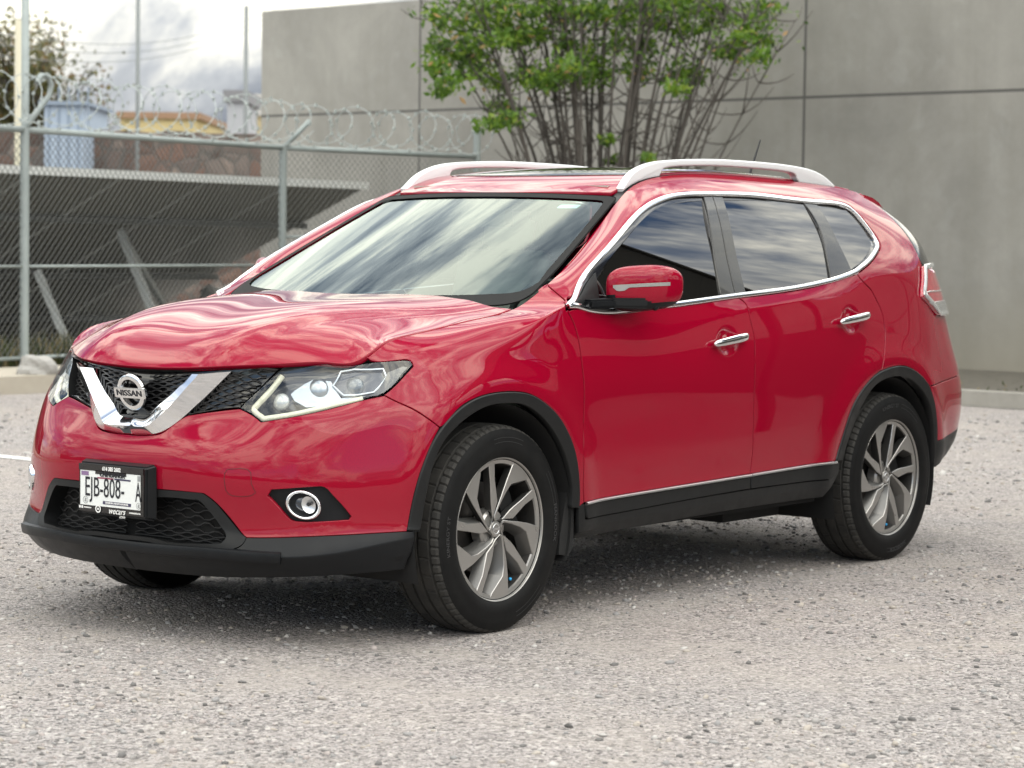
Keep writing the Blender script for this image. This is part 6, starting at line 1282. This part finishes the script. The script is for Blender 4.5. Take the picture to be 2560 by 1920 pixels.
# door mirrors
for s in (-1, 1):
    V = []; F = []; NU, NV_ = 30, 18; c = Vector((.752, .948, 1.186))
    def shell(a, b, kx=1.0):
        """a across (-1 inner..1 outer), b up; returns front bulge"""
        return a, b
    mr = None
    bm = bmesh.new(); bmesh.ops.create_uvsphere(bm, u_segments=40, v_segments=24, radius=1)
    for v in bm.verts:
        x, y, z = v.co
        f = lambda t, e: math.copysign(abs(t) ** e, t)
        y2 = f(y, .55); z2 = f(z, .62); x2 = f(x, .8)
        hz = .078 if z2 > 0 else .090
        X = x2 * (.075 if x2 < 0 else .045); Y = y2 * .094; Z = z2 * hz * (1 - .18 * max(0, y2) ** 2 if z2 > 0 else 1 - .10 * max(0, y2))
        X += .085 * (y2 + .1) + .015 * max(0, y2) ** 2
        Z += .008 * y2
        v.co = (c.x + X, s * (c.y + Y), c.z + Z)
    for f in bm.faces:
        zc = sum(v.co.z for v in f.verts) / len(f.verts); yc = abs(sum(v.co.y for v in f.verts) / len(f.verts))
        f.material_index = 1 if zc < c.z - .056 + .024 * (1 - sstep(.885, .93, yc)) else 0
    if s > 0: bmesh.ops.reverse_faces(bm, faces=bm.faces) if False else None
    bmesh.ops.recalc_face_normals(bm, faces=bm.faces)
    me = bpy.data.meshes.new('door_mirror'); bm.to_mesh(me); bm.free(); me.polygons.foreach_set('use_smooth', [True] * len(me.polygons))
    mr = link('door_mirror', me, [M['red'], M['lip']], car)
    mb = MB(); mb.bar((.50, s * .862, 1.122), (.64, s * .890, 1.126), .080, .034); mb.bar((.62, s * .88, 1.127), (.745, s * .955, 1.127), .085, .036)
    o = mb.build('mirror_arm', M['lip'], mr); bm = bmesh.new(); bm.from_mesh(o.data); bmesh.ops.bevel(bm, geom=list(bm.edges), offset=.008, segments=2, affect='EDGES'); bm.to_mesh(o.data); bm.free()
    # turn-signal strip set into the shell (nearest shell points to a slanted line)
    co = np.empty(len(me.vertices) * 3); me.vertices.foreach_get('co', co); co = co.reshape(-1, 3)
    from mathutils.bvhtree import BVHTree
    bt = BVHTree.FromPolygons([tuple(q) for q in co], [tuple(p.vertices) for p in me.polygons])
    def onsh(y, z):
        h = bt.ray_cast(Vector((.40, s * y, z)), Vector((1, 0, 0))); return h[0]
    L = []; n = 26
    for i in range(n):
        t = i / (n - 1); y = .893 + .140 * t; zc = 1.186 + .012 * t - .002
        up = zc + .0065 + .001 * t; dn = zc - (.0165 * (1 - sstep(.22, .34, t)) + .0055 * sstep(.22, .34, t)) * min(1, .15 + t * 9)
        a, b = onsh(y, up), onsh(y, dn)
        if a and b: L.append((a + Vector((-.0022, 0, 0)), b + Vector((-.0022, 0, 0))))
    V = []; F = []
    for i, (a, b) in enumerate(L):
        V += [tuple(a), tuple(b)]
        if i: f = (2 * i - 2, 2 * i - 1, 2 * i + 1, 2 * i); F.append(f if s < 0 else f[::-1])
    mesh('mirror_indicator', V, F, M['indic'], mr, smooth=True)
    bm = bmesh.new(); bmesh.ops.create_uvsphere(bm, u_segments=14, v_segments=10, radius=.014); bm.transform(Matrix.Translation((.775, s * .985, 1.112))); me2 = bpy.data.meshes.new('mirror_camera'); bm.to_mesh(me2); bm.free(); link('mirror_camera', me2, M['lip'], mr)
# wipers
for y0, y1, dy in ((-.02, -.36, 0), (.50, .16, 0)):
    A = WS.ev([(.055, abs(y0) if y0 > 0 else -abs(y0))], .012)[0][0]; pts = WS.ev([(.045 + .03 * t, y0 + (y1 - y0) * t) for t in np.linspace(0, 1, 10)], .016)[0]
    mb = MB(); mb.tube([tuple(p) for p in pts], [.010] * 4 + [.007] * 6, 8); pts2 = WS.ev([(.055 + .03 * t, y0 + .12 + (y1 - y0) * t * 1.3) for t in np.linspace(0, 1, 10)], .006)[0]; mb.tube([tuple(p) for p in pts2], .006, 6)
    mb.build('wiper', M['trim'], car, smooth=True)
# ---------------------------------------------------------------- wheels
WSP = np.array([(-0.0434, -0.2411), (-.005, -.2475), (0.0230, -0.2483), (.045, -.245), (0.0652, -0.2407), (0.0613, -0.1652), (0.0538, -0.1115), (0.0446, -0.0612), (0.0402, -0.031), (0.0335, -0.0225), (0.0236, -0.0252), (0.0318, -0.0375), (0.0363, -0.0748), (0.0367, -0.1276), (0.0295, -0.1659), (-0.034, -0.2221)]) * .990
NSP = np.array([(-0.1232, -0.2104), (-0.1078, -0.2199), (-0.0925, -0.226), (-0.055, -0.1538), (-0.0327, -0.1142), (-0.0233, -0.094), (-0.0076, -0.0449), (0.0097, -0.0319), (0.0335, -0.0225), (0.0235, -0.0199), (-0.0043, -0.036), (-0.0194, -0.0513), (-0.058, -0.0785), (-0.0856, -0.1526)]) * .990
def lathe(prof, n, a0=0.0):
    V = []; F = []; k = len(prof)
    for i in range(n):
        q = a0 + 2 * math.pi * i / n
        for o, r in prof: V.append((r * math.cos(q), o, r * math.sin(q)))
    for i in range(n):
        for j in range(k - 1): F.append((i * k + j, i * k + j + 1, ((i + 1) % n) * k + j + 1, ((i + 1) % n) * k + j))
    return V, F
def make_wheel(s, ang, fresh):
    """wheel around its own origin; outboard is s*y"""
    w = empty('wheel'); w.parent = car
    def fl(V): return [(x, s * o, z) for x, o, z in V]
    def add(name, V, F, m, smooth=True, angle=None):
        o = mesh(name, fl(V), F, m, w, smooth=smooth); bm = bmesh.new(); bm.from_mesh(o.data); bmesh.ops.recalc_face_normals(bm, faces=bm.faces); bm.to_mesh(o.data); bm.free()
        if angle: o.data.set_sharp_from_angle(angle=R_(angle))
        return o
    side = [(.090, .238), (.1005, .2475), (.1075, .255), (.1135, .270), (.1155, .288), (.1135, .297), (.1140, .318), (.1115, .330), (.1075, .340), (.1035, .347)]
    V, F = lathe([(-.09, .238), (-.112, .26), (-.119, .29), (-.110, .34), (-.104, .347)], 96); b = len(V); V2, F2 = lathe(side, 96); TV = V + V2; TF = F + [tuple(i + b for i in f) for f in F2]
    # moulded sidewall lettering and frames
    lv = []; lf = []
    def arc_text(body, mid, r0, size, sx, flip=False):
        V, F = text_mesh(body, size, 0, .0008, sx); b = len(lv)
        for x, y, z in V:
            if flip: qq = mid + x / r0; rr = r0 - y
            else: qq = mid - x / r0; rr = r0 + y
            lv.append((rr * math.cos(qq), .1144 + z, rr * math.sin(qq)))
        lf.extend(tuple(i + b for i in f) for f in F)
    arc_text('KINERGY ST', ang + R_(180 if fresh else 118), .309, .022, 1.15); arc_text('HANKOOK', ang + R_(0 if fresh else -58), .309, .022, 1.2)
    for q0 in (R_(70), R_(-75), R_(5)):
        for ra, rb in ((.303, .3045), (.318, .3195)):
            for i in range(14):
                a, c = ang + q0 + R_(2.2 * i), ang + q0 + R_(2.2 * (i + 1)); b = len(lv)
                lv.extend([(ra * math.cos(a), .1150, ra * math.sin(a)), (rb * math.cos(a), .1150, rb * math.sin(a)), (rb * math.cos(c), .1150, rb * math.sin(c)), (ra * math.cos(c), .1150, ra * math.sin(c))]); lf.append((b, b + 1, b + 2, b + 3))
    if s > 0: lv[:] = [(-x, o, z) for x, o, z in lv]
    b = len(TV); nf = len(TF); o = add('tyre', TV + lv, TF + [tuple(i + b for i in f) for f in lf], [M['rubber'], M['letter']], angle=24); o.data.polygons.foreach_set('material_index', [0] * nf + [1] * len(lf))
    # tread: circumferential grooves and shoulder blocks
    tp = []
    for o, r in ((-.104, .347), (-.096, .3545), (-.079, .3595), (-.0775, .353), (-.0685, .353), (-.067, .361), (-.030, .3632), (-.0285, .3555), (-.0195, .3555), (-.018, .3635), (.018, .3635), (.0195, .3555), (.0285, .3555), (.030, .3632), (.067, .361), (.0685, .353), (.0775, .353), (.079, .3595), (.096, .3545), (.1035, .347)): tp.append((o, r))
    nb = 72; sub = 5; n = nb * sub; k = len(tp); V = []; F = []
    for i in range(n):
        ph = i % sub; q0 = 2 * math.pi * i / n
        for j, (o, r) in enumerate(tp):
            g = 0.0
            if abs(o) >= .078 and ph == 0: g = .0065
            elif .03 <= abs(o) <= .067 and ph == 2 and (i // sub) % 2 == 0: g = .003
            q = q0 + (abs(o) - .08) * .35
            V.append(((r - g) * math.cos(q), o, (r - g) * math.sin(q)))
    for i in range(n):
        for j in range(k - 1): F.append((i * k + j, i * k + j + 1, ((i + 1) % n) * k + j + 1, ((i + 1) % n) * k + j))
    add('tyre_tread', V, F, M['tread'], smooth=True, angle=25)
    # rim barrel and outer ring
    V, F = lathe([(.0935, .2450), (.1015, .2495), (.1035, .2480), (.1015, .2450), (.0935, .2425), (.0900, .2280), (.0840, .2255)], 120); add('rim', V, F, M['alloy'], angle=25)
    V, F = lathe([(.0840, .2255), (.02, .214), (-.09, .222)], 60); add('rim_barrel', V, F, M['disc'])  # coloured darker than the rim to deepen the shade behind the spokes
    def spoke(P, top, dep, shift):
        P = P if area2(P) > 0 else P[::-1]; n = len(P); V = []; r = np.hypot(P[:, 0], P[:, 1]); m_ = P.mean(0)
        T = np.roll(P, -1, axis=0) - np.roll(P, 1, axis=0); T /= np.linalg.norm(T, axis=1, keepdims=True) + 1e-9; I = np.c_[-T[:, 1], T[:, 0]]
        fo = lambda rr: top - .008 * (1 - sstep(.02, .16, rr))
        A = P + I * .0022; B = P; C = P + shift - I * .002
        for q, z in ((A, fo(r)), (B, fo(r) - .0022), (C, fo(r) - dep)): V += [(a, zz, c) for (a, c), zz in zip(q, z)]
        F = []
        for a in range(2):
            for i in range(n): F.append((a * n + i, a * n + (i + 1) % n, (a + 1) * n + (i + 1) % n, (a + 1) * n + i))
        v2, _, f2, _, _, _ = delaunay_2d_cdt([Vector((float(a), float(c))) for a, c in A], [], [list(range(n))], 1, 1e-7)
        if len(v2) == n: F += [tuple(f) for f in f2]
        else: F.append(tuple(range(n)))
        return V, F, n
    AV = []; AF = []; AM = []
    for k5 in range(5):
        q = ang + k5 * 2 * math.pi / 5; cq, sq = math.cos(q), math.sin(q)
        for P, dep, sh, tp_ in ((WSP, .046, (-.020, .004), .0925), (NSP, .040, (-.012, .006), .0915)):
            V, F, n_ = spoke(P, tp_, dep, np.array(sh)); b = len(AV); AM += [0] * n_ + [1] * n_ + [0] * (len(F) - 2 * n_)
            AV += [(x * cq - z * sq, o, x * sq + z * cq) for x, o, z in V]; AF += [tuple(i + b for i in f) for f in F]
    if s > 0: AV = [(-x, o, z) for x, o, z in AV]
    o = add('spokes', AV, AF, [M['alloy'], M['alloydark']], angle=30); o.data.polygons.foreach_set('material_index', AM)
    V, F = lathe([(.070, .0001), (.070, .060), (.062, .068), (.03, .072)], 48); add('hub', V, F, M['alloy'], angle=30)
    V, F = lathe([(.0835, .0001), (.0838, .0215), (.0825, .0265), (.079, .0285), (.07, .0285)], 40); add('centre_cap', V, F, M['alloy'], angle=25)
    V, F = lathe([(.0838, .0195), (.0848, .0190), (.0848, .0155), (.0838, .0150)], 32); b = len(V); V += [(x, .0848, z) for x, z in ((-.021, -.0045), (.021, -.0045), (.021, .0045), (-.021, .0045))]; F.append((b, b + 1, b + 2, b + 3)); add('cap_emblem', V, F, M['satin'])
    mb = MB()
    for k5 in range(5):
        q = ang + R_(-90) + R_(13) + k5 * 2 * math.pi / 5 + R_(36); x, z = .0575 * math.cos(q), .0575 * math.sin(q)
        mb.tube([(x, s * .02, z), (x, s * .0745, z)], .0115, 14)
    mb.build('lug_hole_plugs', M['dark'], w)  # solid near-black plugs; the shade of the holes is in their colour
    V, F = lathe([(-.02, .06), (.012, .06), (.016, .075), (.012, .158), (-.012, .158)], 48); add('brake_disc', V, F, M['disc'], angle=30)
    mb = MB(); mb.box((.12, s * .005, .06), (.07, .07, .15), Matrix.Rotation(-.45, 3, 'Y')); mb.build('brake_caliper', M['liner'], w)
    V, F = lathe([(-.06, .0001), (-.06, .225)], 40); add('wheel_back', V, F, M['dark'])  # added near-black disc that gives the spoke gaps their shade
    va = ang + R_(-62); mb = MB(); x, z = .2085 * math.cos(va), .2085 * math.sin(va); mb.tube([(x * 1.03, s * .03, z * 1.03), (x, s * .072, z)], [.004, .0042], 8); mb.build('valve_stem', M['rubber'], w)
    bm = bmesh.new(); bmesh.ops.create_uvsphere(bm, u_segments=10, v_segments=8, radius=.0062); bm.transform(Matrix.Translation((x, s * .074, z))); me = bpy.data.meshes.new('valve_cap'); bm.to_mesh(me); bm.free(); link('valve_cap', me, M['blue'], w)
    return w
for s in (-1, 1):
    for cx, a in ((0.0, 0.0), (2.705, R_(-22))):
        w = make_wheel(s, a, cx == 0); w.location = (cx, s * .7875, .3535)
        if cx == 0: w.rotation_euler = (0, 0, R_(1.4))
